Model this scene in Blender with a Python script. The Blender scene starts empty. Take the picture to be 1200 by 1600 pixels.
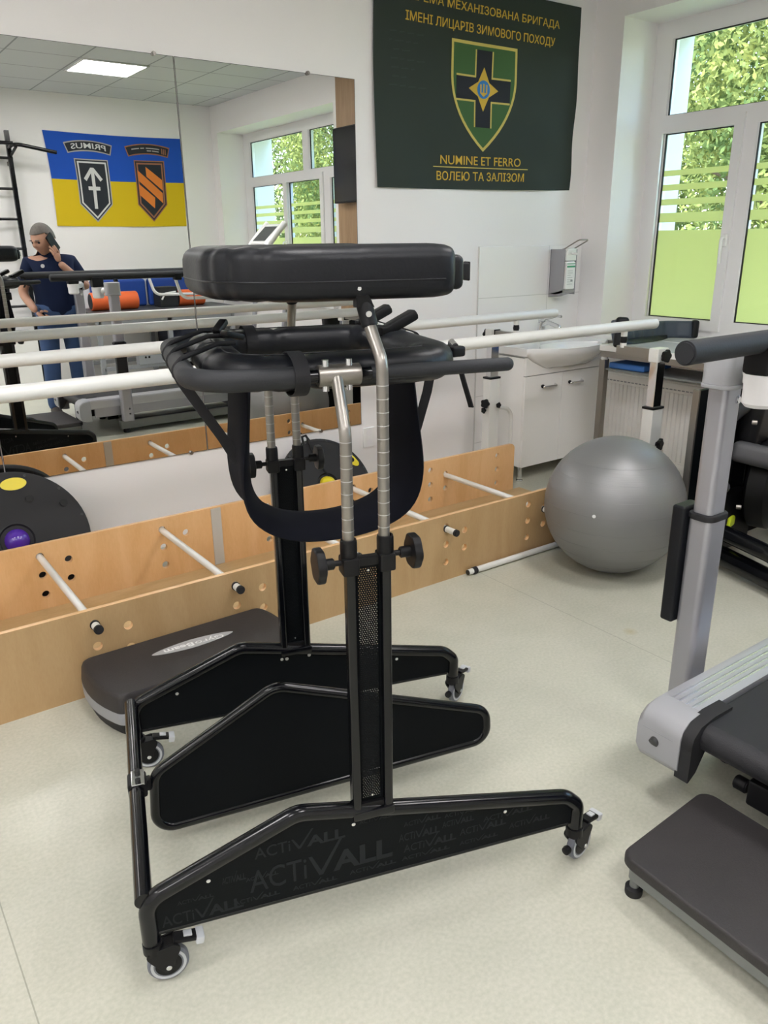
import bpy, bmesh, math, random
from mathutils import Matrix, Vector, Euler
import numpy as np

random.seed(7)
PI = math.pi
R = math.radians
scene = bpy.context.scene
COL = scene.collection

# ------------------------------------------------------------------ camera
FPX, YAW, PITCH, ROLL = 1216.52581, 0.623436159, 0.335360267, 0.0109264063
CAMH = 1.5
fw = Vector((math.sin(YAW) * math.cos(PITCH), math.cos(YAW) * math.cos(PITCH), -math.sin(PITCH)))
rt0 = Vector((math.cos(YAW), -math.sin(YAW), 0))
dn0 = fw.cross(rt0)
rt = rt0 * math.cos(ROLL) + dn0 * math.sin(ROLL)
dn = -rt0 * math.sin(ROLL) + dn0 * math.cos(ROLL)
cam_data = bpy.data.cameras.new('camera')
cam_data.sensor_fit = 'VERTICAL'
cam_data.sensor_height = 24.0
cam_data.sensor_width = 18.0
cam_data.lens = FPX / 1600.0 * 24.0
cam_data.clip_start = 0.02
cam_data.clip_end = 300
cam = bpy.data.objects.new('camera', cam_data)
cm = Matrix.Identity(4)
for i in range(3):
    cm[i][0] = rt[i]
    cm[i][1] = -dn[i]
    cm[i][2] = -fw[i]
cm[2][3] = CAMH
cam.matrix_world = cm
COL.objects.link(cam)
scene.camera = cam

# ------------------------------------------------------------------ world, sun, exposure
world = bpy.data.worlds.new('sky')
scene.world = world
world.use_nodes = True
wn = world.node_tree.nodes
wl = world.node_tree.links
wn.clear()
sky = wn.new('ShaderNodeTexSky')
sky.sky_type = 'NISHITA'
sky.sun_disc = False
sky.sun_elevation = R(52)
sky.sun_rotation = R(-90)
sky.air_density = 1.0
sky.dust_density = 1.5
bg = wn.new('ShaderNodeBackground')
bg.inputs['Strength'].default_value = 1.15
wo = wn.new('ShaderNodeOutputWorld')
wl.new(sky.outputs[0], bg.inputs[0])
wl.new(bg.outputs[0], wo.inputs[0])

SUN_E = 5.0
sd = bpy.data.lights.new('sun', 'SUN')
sd.energy = SUN_E
sd.angle = R(1.0)
sd.color = (1.0, 0.95, 0.84)
so = bpy.data.objects.new('sun', sd)
so.rotation_euler = Vector((0.55, 0.25, -0.85)).to_track_quat('-Z', 'Y').to_euler()
so.location = (-6, 0, 12)
COL.objects.link(so)

PANEL_E = 10.8          # strength of the ceiling LED panels
vs = scene.view_settings
vs.view_transform = 'Standard'
vs.look = 'None'
vs.exposure = 1.22
vs.gamma = 1.0
vs.use_curve_mapping = False
try:
    scene.cycles.max_bounces = 12
    scene.cycles.diffuse_bounces = 5
    scene.cycles.glossy_bounces = 6
    scene.cycles.transmission_bounces = 8
    scene.cycles.transparent_max_bounces = 16
    scene.cycles.sample_clamp_indirect = 6.0
    scene.cycles.caustics_reflective = True
    scene.cycles.caustics_refractive = False
    scene.cycles.use_denoising = True
except Exception:
    pass

# ------------------------------------------------------------------ materials
def srgb(r, g, b):
    def c(v):
        v /= 255.0
        return v / 12.92 if v <= 0.04045 else ((v + 0.055) / 1.055) ** 2.4
    return (c(r), c(g), c(b), 1.0)

MATS = {}
def mat(name, col, rough=0.5, metal=0.0, bump=0.0, bscale=200.0, coat=0.0, vary=0.0, vscale=6.0, spec=None, emit=0.0, sheen=0.0):
    m = bpy.data.materials.new(name)
    m.use_nodes = True
    nt = m.node_tree
    p = nt.nodes['Principled BSDF']
    p.inputs['Base Color'].default_value = col
    p.inputs['Roughness'].default_value = rough
    p.inputs['Metallic'].default_value = metal
    if spec is not None:
        p.inputs['Specular IOR Level'].default_value = spec
    if coat:
        p.inputs['Coat Weight'].default_value = coat
        p.inputs['Coat Roughness'].default_value = 0.08
    if sheen:
        p.inputs['Sheen Weight'].default_value = sheen
    if emit:
        p.inputs['Emission Color'].default_value = col
        p.inputs['Emission Strength'].default_value = emit
    tc = nt.nodes.new('ShaderNodeTexCoord')
    if bump:
        n = nt.nodes.new('ShaderNodeTexNoise')
        n.inputs['Scale'].default_value = bscale
        n.inputs['Detail'].default_value = 3
        b = nt.nodes.new('ShaderNodeBump')
        b.inputs['Strength'].default_value = bump
        b.inputs['Distance'].default_value = 0.002
        nt.links.new(tc.outputs['Object'], n.inputs['Vector'])
        nt.links.new(n.outputs[0], b.inputs['Height'])
        nt.links.new(b.outputs[0], p.inputs['Normal'])
    if vary:
        n = nt.nodes.new('ShaderNodeTexNoise')
        n.inputs['Scale'].default_value = vscale
        n.inputs['Detail'].default_value = 5
        r = nt.nodes.new('ShaderNodeMapRange')
        r.inputs['To Min'].default_value = 1.0 - vary
        r.inputs['To Max'].default_value = 1.0 + vary
        mx = nt.nodes.new('ShaderNodeMix')
        mx.data_type = 'RGBA'
        mx.blend_type = 'MULTIPLY'
        mx.inputs['Factor'].default_value = 1.0
        mx.inputs['A'].default_value = col
        nt.links.new(tc.outputs['Object'], n.inputs['Vector'])
        nt.links.new(n.outputs[0], r.inputs['Value'])
        nt.links.new(r.outputs[0], mx.inputs['B'])
        nt.links.new(mx.outputs['Result'], p.inputs['Base Color'])
    MATS[name] = m
    return m

M = MATS
mat('wall_paint', (0.86, 0.84, 0.835, 1), 0.55, bump=0.08, bscale=60)
mat('reveal_paint', (0.80, 0.80, 0.78, 1), 0.5)
mat('black_gloss', (0.003, 0.0035, 0.005, 1), 0.20, coat=0.15, spec=0.35)
mat('black_panel', (0.003, 0.0042, 0.0055, 1), 0.5, bump=0.1, bscale=300, spec=0.12)
mat('panel_print', (0.017, 0.020, 0.022, 1), 0.55, spec=0.15)
mat('black_vinyl', (0.0075, 0.0085, 0.0115, 1), 0.42, bump=0.2, bscale=120, spec=0.28)
mat('black_foam', (0.013, 0.0145, 0.018, 1), 0.65, bump=0.2, bscale=260)
mat('black_plastic', (0.005, 0.005, 0.006, 1), 0.45, spec=0.28)
mat('black_rubber', (0.013, 0.013, 0.015, 1), 0.7, bump=0.15, bscale=90)
mat('navy_fabric', (0.0028, 0.0034, 0.007, 1), 0.95, bump=0.2, bscale=700, spec=0.2)
mat('webbing', (0.006, 0.006, 0.008, 1), 0.8, bump=0.2, bscale=900)
mat('satin_steel', (0.30, 0.28, 0.255, 1), 0.36, metal=0.9, bump=0.05, bscale=500)
mat('chrome', (0.75, 0.75, 0.76, 1), 0.12, metal=1.0)
mat('bolt_zinc', (0.75, 0.76, 0.78, 1), 0.25, metal=1.0)
mat('white_paint', (0.74, 0.74, 0.71, 1), 0.28, coat=0.2)
mat('white_gloss', (0.87, 0.87, 0.86, 1), 0.15, coat=0.3)
mat('cabinet_white', (0.88, 0.87, 0.845, 1), 0.22, coat=0.2)
mat('pvc_white', (0.80, 0.79, 0.80, 1), 0.3)
mat('radiator_white', (0.88, 0.865, 0.84, 1), 0.35)
mat('wheel_grey', (0.15, 0.16, 0.19, 1), 0.45)
mat('clear_pedal', (0.55, 0.57, 0.60, 1), 0.3)
mat('alu', (0.40, 0.40, 0.44, 1), 0.36, metal=0.6)
mat('rail_alu', (0.50, 0.50, 0.53, 1), 0.42, metal=0.55)
mat('alu_bright', (0.82, 0.83, 0.86, 1), 0.25, metal=0.8)
mat('light_grey_plastic', (0.36, 0.365, 0.385, 1), 0.38)
mat('frame_grey', (0.20, 0.21, 0.205, 1), 0.45, metal=0.2)
mat('belt_black', (0.015, 0.015, 0.019, 1), 0.55, bump=0.3, bscale=400)
mat('mat_top', (0.030, 0.027, 0.028, 1), 0.55, bump=0.35, bscale=250, vary=0.25, vscale=9)
mat('dark_grey_metal', (0.03, 0.031, 0.033, 1), 0.4)
mat('silver_grey', (0.30, 0.31, 0.33, 1), 0.45)
mat('label_silver', (0.42, 0.42, 0.43, 1), 0.35)
mat('joint_grey', (0.52, 0.51, 0.48, 1), 0.4)
mat('label_white', (0.85, 0.85, 0.85, 1), 0.4)
mat('yellow_label', (0.75, 0.62, 0.02, 1), 0.4)
mat('lime_yellow', (0.62, 0.75, 0.03, 1), 0.4)
mat('purple', (0.09, 0.028, 0.36, 1), 0.15, coat=0.4)
mat('flag_green', (0.021, 0.032, 0.026, 1), 0.8, vary=0.15, vscale=3)
mat('emblem_gold', (0.62, 0.40, 0.045, 1), 0.75)
mat('emblem_line', (0.58, 0.47, 0.12, 1), 0.75)
mat('emblem_green', (0.045, 0.115, 0.035, 1), 0.8)
mat('emblem_black', (0.010, 0.012, 0.022, 1), 0.8)
mat('emblem_blue', (0.03, 0.19, 0.50, 1), 0.75)
mat('faded_print', (0.034, 0.048, 0.042, 1), 0.85)
mat('flag_blue', (0.004, 0.075, 0.46, 1), 0.8)
mat('flag_yellow', (0.66, 0.47, 0.0, 1), 0.8)
mat('badge_black', (0.016, 0.02, 0.028, 1), 0.8)
mat('badge_grey', (0.36, 0.36, 0.36, 1), 0.8)
mat('badge_white', (0.62, 0.62, 0.62, 1), 0.8)
mat('badge_orange', (0.72, 0.21, 0.03, 1), 0.8)
mat('badge_copper', (0.30, 0.13, 0.07, 1), 0.8)
mat('blue_vinyl', (0.012, 0.06, 0.33, 1), 0.45)
mat('blue_mat', (0.035, 0.14, 0.42, 1), 0.6)
mat('navy_vinyl', (0.006, 0.010, 0.032, 1), 0.5)
mat('orange_vinyl', (0.80, 0.14, 0.035, 1), 0.45)
mat('dark_vinyl', (0.055, 0.055, 0.06, 1), 0.5)
mat('quilt_blue', (0.040, 0.055, 0.080, 1), 0.5, bump=0.2, bscale=200)
mat('skin', (0.46, 0.25, 0.17, 1), 0.5, vary=0.1, vscale=20)
mat('hair_grey', (0.13, 0.115, 0.105, 1), 0.8, bump=0.8, bscale=300, vary=0.35, vscale=60)
mat('polo_navy', (0.007, 0.013, 0.040, 1), 0.9, spec=0.2)
mat('jeans', (0.035, 0.075, 0.18, 1), 0.85, vary=0.3, vscale=7)
mat('leather', (0.03, 0.022, 0.018, 1), 0.5)
mat('screen_black', (0.008, 0.009, 0.011, 1), 0.12)
mat('screen_grey', (0.06, 0.065, 0.07, 1), 0.2)
mat('button_white', (0.8, 0.8, 0.8, 1), 0.4)
mat('bark', (0.10, 0.075, 0.05, 1), 0.9, bump=0.6, bscale=30)
mat('grass', (0.12, 0.16, 0.04, 1), 0.95, vary=0.4, vscale=3)
mat('dispenser_grey', (0.33, 0.33, 0.35, 1), 0.4)
mat('label_green', (0.03, 0.30, 0.16, 1), 0.4)
mat('facade', (0.62, 0.60, 0.56, 1), 0.8)
mat('led', (1.0, 0.97, 0.965, 1), 0.5, emit=PANEL_E)

def nodes_of(m):
    nt = m.node_tree
    return nt, nt.nodes['Principled BSDF']

# mirror silvering, slightly green
m = mat('mirror_glass', (0.865, 0.875, 0.86, 1), 0.0, metal=1.0)

# ball: grey pearl vinyl with fine horizontal scratches
m = mat('ball_vinyl', (0.25, 0.25, 0.255, 1), 0.45, metal=0.5)
nt, p = nodes_of(m)
tc = nt.nodes.new('ShaderNodeTexCoord')
mp = nt.nodes.new('ShaderNodeMapping')
mp.inputs['Rotation'].default_value = (0.5, 0.5, 0.3)
mp.inputs['Scale'].default_value = (2, 2, 45)
nz = nt.nodes.new('ShaderNodeTexNoise')
nz.inputs['Scale'].default_value = 5
nz.inputs['Detail'].default_value = 4
b = nt.nodes.new('ShaderNodeBump')
b.inputs['Strength'].default_value = 0.10
b.inputs['Distance'].default_value = 0.004
nt.links.new(tc.outputs['Object'], mp.inputs[0])
nt.links.new(mp.outputs[0], nz.inputs['Vector'])
nt.links.new(nz.outputs[0], b.inputs['Height'])
nt.links.new(b.outputs[0], p.inputs['Normal'])

# birch plywood
def wood(name, c1, c2, scale, rough=0.45):
    m = mat(name, c1, rough)
    nt, p = nodes_of(m)
    tc = nt.nodes.new('ShaderNodeTexCoord')
    mp = nt.nodes.new('ShaderNodeMapping')
    mp.inputs['Scale'].default_value = scale
    w = nt.nodes.new('ShaderNodeTexNoise')
    w.inputs['Scale'].default_value = 2.2
    w.inputs['Detail'].default_value = 6
    w.inputs['Distortion'].default_value = 1.2
    f = nt.nodes.new('ShaderNodeTexNoise')
    f.inputs['Scale'].default_value = 60
    f.inputs['Detail'].default_value = 3
    ad = nt.nodes.new('ShaderNodeMath')
    ad.operation = 'MULTIPLY_ADD'
    ad.inputs[1].default_value = 0.35
    cr = nt.nodes.new('ShaderNodeValToRGB')
    cr.color_ramp.elements[0].position = 0.42
    cr.color_ramp.elements[0].color = c1
    cr.color_ramp.elements[1].position = 0.85
    cr.color_ramp.elements[1].color = c2
    nt.links.new(tc.outputs['Object'], mp.inputs[0])
    nt.links.new(mp.outputs[0], w.inputs['Vector'])
    nt.links.new(mp.outputs[0], f.inputs['Vector'])
    nt.links.new(f.outputs[0], ad.inputs[0])
    nt.links.new(w.outputs[0], ad.inputs[2])
    nt.links.new(ad.outputs[0], cr.inputs[0])
    nt.links.new(cr.outputs[0], p.inputs['Base Color'])
    return m
wood('birch_ply', (0.43, 0.275, 0.125, 1), (0.51, 0.345, 0.175, 1), (3.2, 2, 0.7))
wood('birch_varnish', (0.68, 0.40, 0.175, 1), (0.78, 0.50, 0.255, 1), (3.2, 2, 0.7), 0.35)
wood('birch_board', (0.50, 0.33, 0.15, 1), (0.62, 0.44, 0.23, 1), (0.8, 3, 3))
wood('oak_panel', (0.29, 0.18, 0.095, 1), (0.40, 0.26, 0.15, 1), (8, 8, 0.7))

# floor vinyl: sage beige with fine speckle, two welded seams, one stain
m = mat('floor_vinyl', (0.55, 0.55, 0.45, 1), 0.33)
nt, p = nodes_of(m)
tc = nt.nodes.new('ShaderNodeTexCoord')
n1 = nt.nodes.new('ShaderNodeTexNoise')
n1.inputs['Scale'].default_value = 95
n1.inputs['Detail'].default_value = 5
n2 = nt.nodes.new('ShaderNodeTexNoise')
n2.inputs['Scale'].default_value = 5
n2.inputs['Detail'].default_value = 4
ad = nt.nodes.new('ShaderNodeMath')
ad.operation = 'MULTIPLY_ADD'
ad.inputs[1].default_value = 0.6
cr = nt.nodes.new('ShaderNodeValToRGB')
cr.color_ramp.elements[0].position = 0.55
cr.color_ramp.elements[0].color = (0.47, 0.475, 0.39, 1)
cr.color_ramp.elements[1].position = 1.0
cr.color_ramp.elements[1].color = (0.57, 0.56, 0.475, 1)
nt.links.new(tc.outputs['Object'], n1.inputs['Vector'])
nt.links.new(tc.outputs['Object'], n2.inputs['Vector'])
nt.links.new(n2.outputs[0], ad.inputs[0])
nt.links.new(n1.outputs[0], ad.inputs[2])
nt.links.new(ad.outputs[0], cr.inputs[0])
sx = nt.nodes.new('ShaderNodeSeparateXYZ')
nt.links.new(tc.outputs['Object'], sx.inputs[0])
prev = cr.outputs[0]
def seam(axis, pos, wd, colr, fac):
    global prev
    s = nt.nodes.new('ShaderNodeMath'); s.operation = 'SUBTRACT'; s.inputs[1].default_value = pos
    a = nt.nodes.new('ShaderNodeMath'); a.operation = 'ABSOLUTE'
    l = nt.nodes.new('ShaderNodeMath'); l.operation = 'LESS_THAN'; l.inputs[1].default_value = wd
    f = nt.nodes.new('ShaderNodeMath'); f.operation = 'MULTIPLY'; f.inputs[1].default_value = fac
    mx = nt.nodes.new('ShaderNodeMix'); mx.data_type = 'RGBA'
    nt.links.new(sx.outputs[axis], s.inputs[0]); nt.links.new(s.outputs[0], a.inputs[0])
    nt.links.new(a.outputs[0], l.inputs[0]); nt.links.new(l.outputs[0], f.inputs[0])
    nt.links.new(f.outputs[0], mx.inputs['Factor'])
    nt.links.new(prev, mx.inputs['A']); mx.inputs['B'].default_value = colr
    prev = mx.outputs['Result']
seam(0, 0.0955, 0.0016, (0.22, 0.22, 0.17, 1), 0.6)
seam(0, 2.359, 0.0016, (0.22, 0.22, 0.17, 1), 0.6)
vd = nt.nodes.new('ShaderNodeVectorMath'); vd.operation = 'DISTANCE'
vd.inputs[1].default_value = (2.44, 1.70, 0)
nt.links.new(tc.outputs['Object'], vd.inputs[0])
mr = nt.nodes.new('ShaderNodeMapRange')
mr.inputs['From Min'].default_value = 0.035
mr.inputs['From Max'].default_value = 0.005
mr.inputs['To Min'].default_value = 0
mr.inputs['To Max'].default_value = 0.5
nt.links.new(vd.outputs['Value'], mr.inputs['Value'])
mx = nt.nodes.new('ShaderNodeMix'); mx.data_type = 'RGBA'
mx.inputs['B'].default_value = (0.40, 0.32, 0.12, 1)
nt.links.new(mr.outputs[0], mx.inputs['Factor'])
nt.links.new(prev, mx.inputs['A'])
nt.links.new(mx.outputs['Result'], p.inputs['Base Color'])

# grid materials: ceiling tiles and wall tiles
def gridmat(name, col, line, axes, size, offs, wd, rough):
    m = mat(name, col, rough)
    nt, p = nodes_of(m)
    tc = nt.nodes.new('ShaderNodeTexCoord')
    sx = nt.nodes.new('ShaderNodeSeparateXYZ')
    nt.links.new(tc.outputs['Object'], sx.inputs[0])
    outs = []
    for ax, sz, of in zip(axes, size, offs):
        a = nt.nodes.new('ShaderNodeMath'); a.operation = 'SUBTRACT'; a.inputs[1].default_value = of
        d = nt.nodes.new('ShaderNodeMath'); d.operation = 'DIVIDE'; d.inputs[1].default_value = sz
        f = nt.nodes.new('ShaderNodeMath'); f.operation = 'FRACT'
        l = nt.nodes.new('ShaderNodeMath'); l.operation = 'LESS_THAN'; l.inputs[1].default_value = wd / sz
        nt.links.new(sx.outputs[ax], a.inputs[0]); nt.links.new(a.outputs[0], d.inputs[0])
        nt.links.new(d.outputs[0], f.inputs[0]); nt.links.new(f.outputs[0], l.inputs[0])
        outs.append(l.outputs[0])
    mxm = nt.nodes.new('ShaderNodeMath'); mxm.operation = 'MAXIMUM'
    nt.links.new(outs[0], mxm.inputs[0]); nt.links.new(outs[1], mxm.inputs[1])
    mx = nt.nodes.new('ShaderNodeMix'); mx.data_type = 'RGBA'
    mx.inputs['A'].default_value = col
    mx.inputs['B'].default_value = line
    nt.links.new(mxm.outputs[0], mx.inputs['Factor'])
    nt.links.new(mx.outputs['Result'], p.inputs['Base Color'])
    return m
gridmat('ceiling_tile', (0.60, 0.62, 0.64, 1), (0.30, 0.31, 0.33, 1), (0, 1), (0.6, 0.6), (2.36 - 0.0075, -0.815 - 0.0075), 0.015, 0.8)
gridmat('wall_tile', (0.87, 0.855, 0.85, 1), (0.62, 0.61, 0.60, 1), (0, 2), (0.62, 0.31), (3.43 - 0.62, 1.46 - 0.001), 0.004, 0.12)

# window glass and frosted film
m = bpy.data.materials.new('window_glass'); m.use_nodes = True; M['window_glass'] = m
nt = m.node_tree; nt.nodes.clear()
o = nt.nodes.new('ShaderNodeOutputMaterial')
tr = nt.nodes.new('ShaderNodeBsdfTransparent'); tr.inputs[0].default_value = (0.93, 0.96, 0.94, 1)
gl = nt.nodes.new('ShaderNodeBsdfGlossy'); gl.inputs['Roughness'].default_value = 0.0
fr = nt.nodes.new('ShaderNodeFresnel'); fr.inputs[0].default_value = 1.35
mxs = nt.nodes.new('ShaderNodeMixShader')
ge = nt.nodes.new('ShaderNodeNewGeometry')
inv = nt.nodes.new('ShaderNodeMath'); inv.operation = 'SUBTRACT'; inv.inputs[0].default_value = 1.0
mu = nt.nodes.new('ShaderNodeMath'); mu.operation = 'MULTIPLY'
nt.links.new(ge.outputs['Backfacing'], inv.inputs[1]); nt.links.new(inv.outputs[0], mu.inputs[0]); nt.links.new(fr.outputs[0], mu.inputs[1])
nt.links.new(mu.outputs[0], mxs.inputs[0]); nt.links.new(tr.outputs[0], mxs.inputs[1]); nt.links.new(gl.outputs[0], mxs.inputs[2])
nt.links.new(mxs.outputs[0], o.inputs[0])
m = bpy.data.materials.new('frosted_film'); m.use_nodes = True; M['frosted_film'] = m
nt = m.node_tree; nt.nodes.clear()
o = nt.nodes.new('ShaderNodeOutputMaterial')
tl = nt.nodes.new('ShaderNodeBsdfTranslucent'); tl.inputs[0].default_value = (0.80, 0.74, 0.42, 1)  # yellow-green light from the foliage is put into the film's colour
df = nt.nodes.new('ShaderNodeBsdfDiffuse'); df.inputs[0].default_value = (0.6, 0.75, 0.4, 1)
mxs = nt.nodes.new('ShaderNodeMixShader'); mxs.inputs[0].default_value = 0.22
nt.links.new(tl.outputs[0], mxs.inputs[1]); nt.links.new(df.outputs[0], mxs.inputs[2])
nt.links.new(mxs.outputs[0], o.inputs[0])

# leaves
def leafmat(name, c1, c2):
    m = bpy.data.materials.new(name); m.use_nodes = True; M[name] = m
    nt = m.node_tree; nt.nodes.clear()
    o = nt.nodes.new('ShaderNodeOutputMaterial')
    tc = nt.nodes.new('ShaderNodeTexCoord')
    nz = nt.nodes.new('ShaderNodeTexNoise'); nz.inputs['Scale'].default_value = 1.6; nz.inputs['Detail'].default_value = 6
    cr = nt.nodes.new('ShaderNodeValToRGB')
    cr.color_ramp.elements[0].position = 0.35; cr.color_ramp.elements[0].color = c1
    cr.color_ramp.elements[1].position = 0.65; cr.color_ramp.elements[1].color = c2
    nt.links.new(tc.outputs['Object'], nz.inputs['Vector']); nt.links.new(nz.outputs[0], cr.inputs[0])
    d = nt.nodes.new('ShaderNodeBsdfDiffuse'); t = nt.nodes.new('ShaderNodeBsdfTranslucent')
    nt.links.new(cr.outputs[0], d.inputs[0]); nt.links.new(cr.outputs[0], t.inputs[0])
    mx = nt.nodes.new('ShaderNodeMixShader'); mx.inputs[0].default_value = 0.4
    nt.links.new(d.outputs[0], mx.inputs[1]); nt.links.new(t.outputs[0], mx.inputs[2])
    nt.links.new(mx.outputs[0], o.inputs[0])
leafmat('leaf_a', (0.070, 0.115, 0.048, 1), (0.21, 0.265, 0.105, 1))
leafmat('leaf_b', (0.095, 0.145, 0.055, 1), (0.27, 0.295, 0.095, 1))
leafmat('leaf_c', (0.055, 0.092, 0.045, 1), (0.155, 0.21, 0.09, 1))

# ------------------------------------------------------------------ mesh helpers
class MB:
    def __init__(self):
        self.bm = bmesh.new()
    def _merge(self, t, mtx=None):
        me = bpy.data.meshes.new('tmp')
        t.to_mesh(me); t.free()
        if mtx is not None:
            me.transform(mtx)
        self.bm.from_mesh(me)
        bpy.data.meshes.remove(me)
        return self
    def box(self, c, s, bev=0.0, rot=None, seg=2):
        t = bmesh.new()
        bmesh.ops.create_cube(t, size=1.0)
        bmesh.ops.scale(t, vec=s, verts=t.verts)
        if bev > 0:
            bmesh.ops.bevel(t, geom=list(t.edges), offset=min(bev, min(s) * 0.49), segments=seg, affect='EDGES', profile=0.5)
        mtx = Matrix.Translation(c)
        if rot is not None:
            mtx = mtx @ (rot if isinstance(rot, Matrix) else Euler(rot).to_matrix().to_4x4())
        return self._merge(t, mtx)
    def bb(self, x0, x1, y0, y1, z0, z1, bev=0.0, seg=2):
        return self.box(((x0 + x1) / 2, (y0 + y1) / 2, (z0 + z1) / 2), (abs(x1 - x0), abs(y1 - y0), abs(z1 - z0)), bev, None, seg)
    def cyl(self, p0, p1, r, n=20, r2=None, bev=0.0):
        p0 = Vector(p0); p1 = Vector(p1)
        d = p1 - p0
        t = bmesh.new()
        bmesh.ops.create_cone(t, cap_ends=True, segments=n, radius1=r, radius2=r if r2 is None else r2, depth=d.length)
        if bev > 0:
            ed = [e for e in t.edges if abs(e.verts[0].co.z - e.verts[1].co.z) < 1e-6]
            bmesh.ops.bevel(t, geom=ed, offset=bev, segments=2, affect='EDGES')
        q = d.to_track_quat('Z', 'Y').to_matrix().to_4x4()
        return self._merge(t, Matrix.Translation((p0 + p1) / 2) @ q)
    def sph(self, c, r, n=16, sc=(1, 1, 1), rot=None):
        t = bmesh.new()
        bmesh.ops.create_uvsphere(t, u_segments=n * 2, v_segments=n, radius=r)
        bmesh.ops.scale(t, vec=sc, verts=t.verts)
        mtx = Matrix.Translation(c)
        if rot is not None:
            mtx = mtx @ Euler(rot).to_matrix().to_4x4()
        return self._merge(t, mtx)
    def sweep(self, path, r, n=14, closed=False, prof=None, up=None, rad=None, cap=True):
        P = [Vector(p) for p in path]
        N = len(P)
        T = []
        for i in range(N):
            a = P[(i - 1) % N] if (closed or i > 0) else P[i]
            b = P[(i + 1) % N] if (closed or i < N - 1) else P[i]
            T.append((b - a).normalized())
        if prof is None:
            prof = [(math.cos(2 * PI * k / n), math.sin(2 * PI * k / n)) for k in range(n)]
        else:
            n = len(prof)
        ref = Vector(up) if up is not None else None
        if ref is None:
            ref = Vector((0, 0, 1)) if abs(T[0].z) < 0.9 else Vector((1, 0, 0))
            X = T[0].cross(ref).normalized()
        rings = []
        for i in range(N):
            if up is not None:
                X = T[i].cross(Vector(up))
                if X.length < 1e-5:
                    X = Vector((1, 0, 0))
                X.normalize()
            elif i > 0:
                q = T[i - 1].rotation_difference(T[i])
                X = (q @ X)
                X = (X - T[i] * X.dot(T[i])).normalized()
            Y = X.cross(T[i]).normalized()
            rr = rad[i] if rad is not None else r
            rings.append([self.bm.verts.new(P[i] + X * (a * rr) + Y * (b * rr)) for a, b in prof])
        F = []
        M_ = N if closed else N - 1
        for i in range(M_):
            A = rings[i]; B = rings[(i + 1) % N]
            for k in range(n):
                F.append(self.bm.faces.new((A[k], A[(k + 1) % n], B[(k + 1) % n], B[k])))
        if not closed and cap:
            F.append(self.bm.faces.new(list(reversed(rings[0]))))
            F.append(self.bm.faces.new(rings[-1]))
        return self
    def lathe(self, prof, origin=(0, 0, 0), axis=(0, 0, 1), n=40):
        """prof: list of (radius, height) along axis"""
        q = Vector(axis).to_track_quat('Z', 'Y').to_matrix()
        o = Vector(origin)
        rings = []
        for r_, h in prof:
            if r_ < 1e-6:
                rings.append([self.bm.verts.new(o + q @ Vector((0, 0, h)))])
            else:
                rings.append([self.bm.verts.new(o + q @ Vector((r_ * math.cos(2 * PI * k / n), r_ * math.sin(2 * PI * k / n), h))) for k in range(n)])
        for A, B in zip(rings[:-1], rings[1:]):
            for k in range(n):
                a = A[k % len(A)]; a2 = A[(k + 1) % len(A)]; b_ = B[k % len(B)]; b2 = B[(k + 1) % len(B)]
                vs_ = []
                for v in (a, a2, b2, b_):
                    if v not in vs_:
                        vs_.append(v)
                if len(vs_) >= 3:
                    self.bm.faces.new(vs_)
        return self
    def loft(self, rings, cap=True):
        """rings: list of lists of points (same count), closed loops"""
        V = [[self.bm.verts.new(p) for p in r_] for r_ in rings]
        n = len(V[0])
        for A, B in zip(V[:-1], V[1:]):
            for k in range(n):
                self.bm.faces.new((A[k], A[(k + 1) % n], B[(k + 1) % n], B[k]))
        if cap:
            self.bm.faces.new(list(reversed(V[0])))
            self.bm.faces.new(V[-1])
        return self
    def build_split(self, name, material, parent, local, sharp, smooth):
        """one object per separate piece; pieces whose boxes touch stay together"""
        bm = self.bm
        seen = set(); isl = []
        for v in bm.verts:
            if v in seen: continue
            st = [v]; seen.add(v); g = []
            while st:
                q = st.pop(); g.append(q)
                for e in q.link_edges:
                    w = e.other_vert(q)
                    if w not in seen: seen.add(w); st.append(w)
            isl.append(g)
        bx = []
        for g in isl:
            a = np.array([v.co[:] for v in g]); bx.append([a.min(0) - .0008, a.max(0) + .0008, list(g)])
        k = True
        while k:
            k = False
            for i in range(len(bx)):
                for j in range(i + 1, len(bx)):
                    if (bx[i][0] <= bx[j][1]).all() and (bx[j][0] <= bx[i][1]).all():
                        bx[i] = [np.minimum(bx[i][0], bx[j][0]), np.maximum(bx[i][1], bx[j][1]), bx[i][2] + bx[j][2]]
                        del bx[j]; k = True; break
                if k: break
        out = []
        for _, _, g in bx:
            m_ = MB(); mp = {v: m_.bm.verts.new(v.co) for v in g}
            for f in {f for v in g for f in v.link_faces}:
                m_.bm.faces.new([mp[v] for v in f.verts])
            out.append(m_.build(name, material, parent, local, sharp, smooth))
        bm.free()
        return out
    def quad(self, pts):
        self.bm.faces.new([self.bm.verts.new(p) for p in pts])
        return self
    def flat(self, splines, th, mtx, bev=0.0):
        me = fillcurve(splines, th, bev)
        me.transform(mtx)
        self.bm.from_mesh(me)
        bpy.data.meshes.remove(me)
        return self
    def mesh(self, me, mtx=None):
        if mtx is not None:
            me.transform(mtx)
        self.bm.from_mesh(me)
        bpy.data.meshes.remove(me)
        return self
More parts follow.
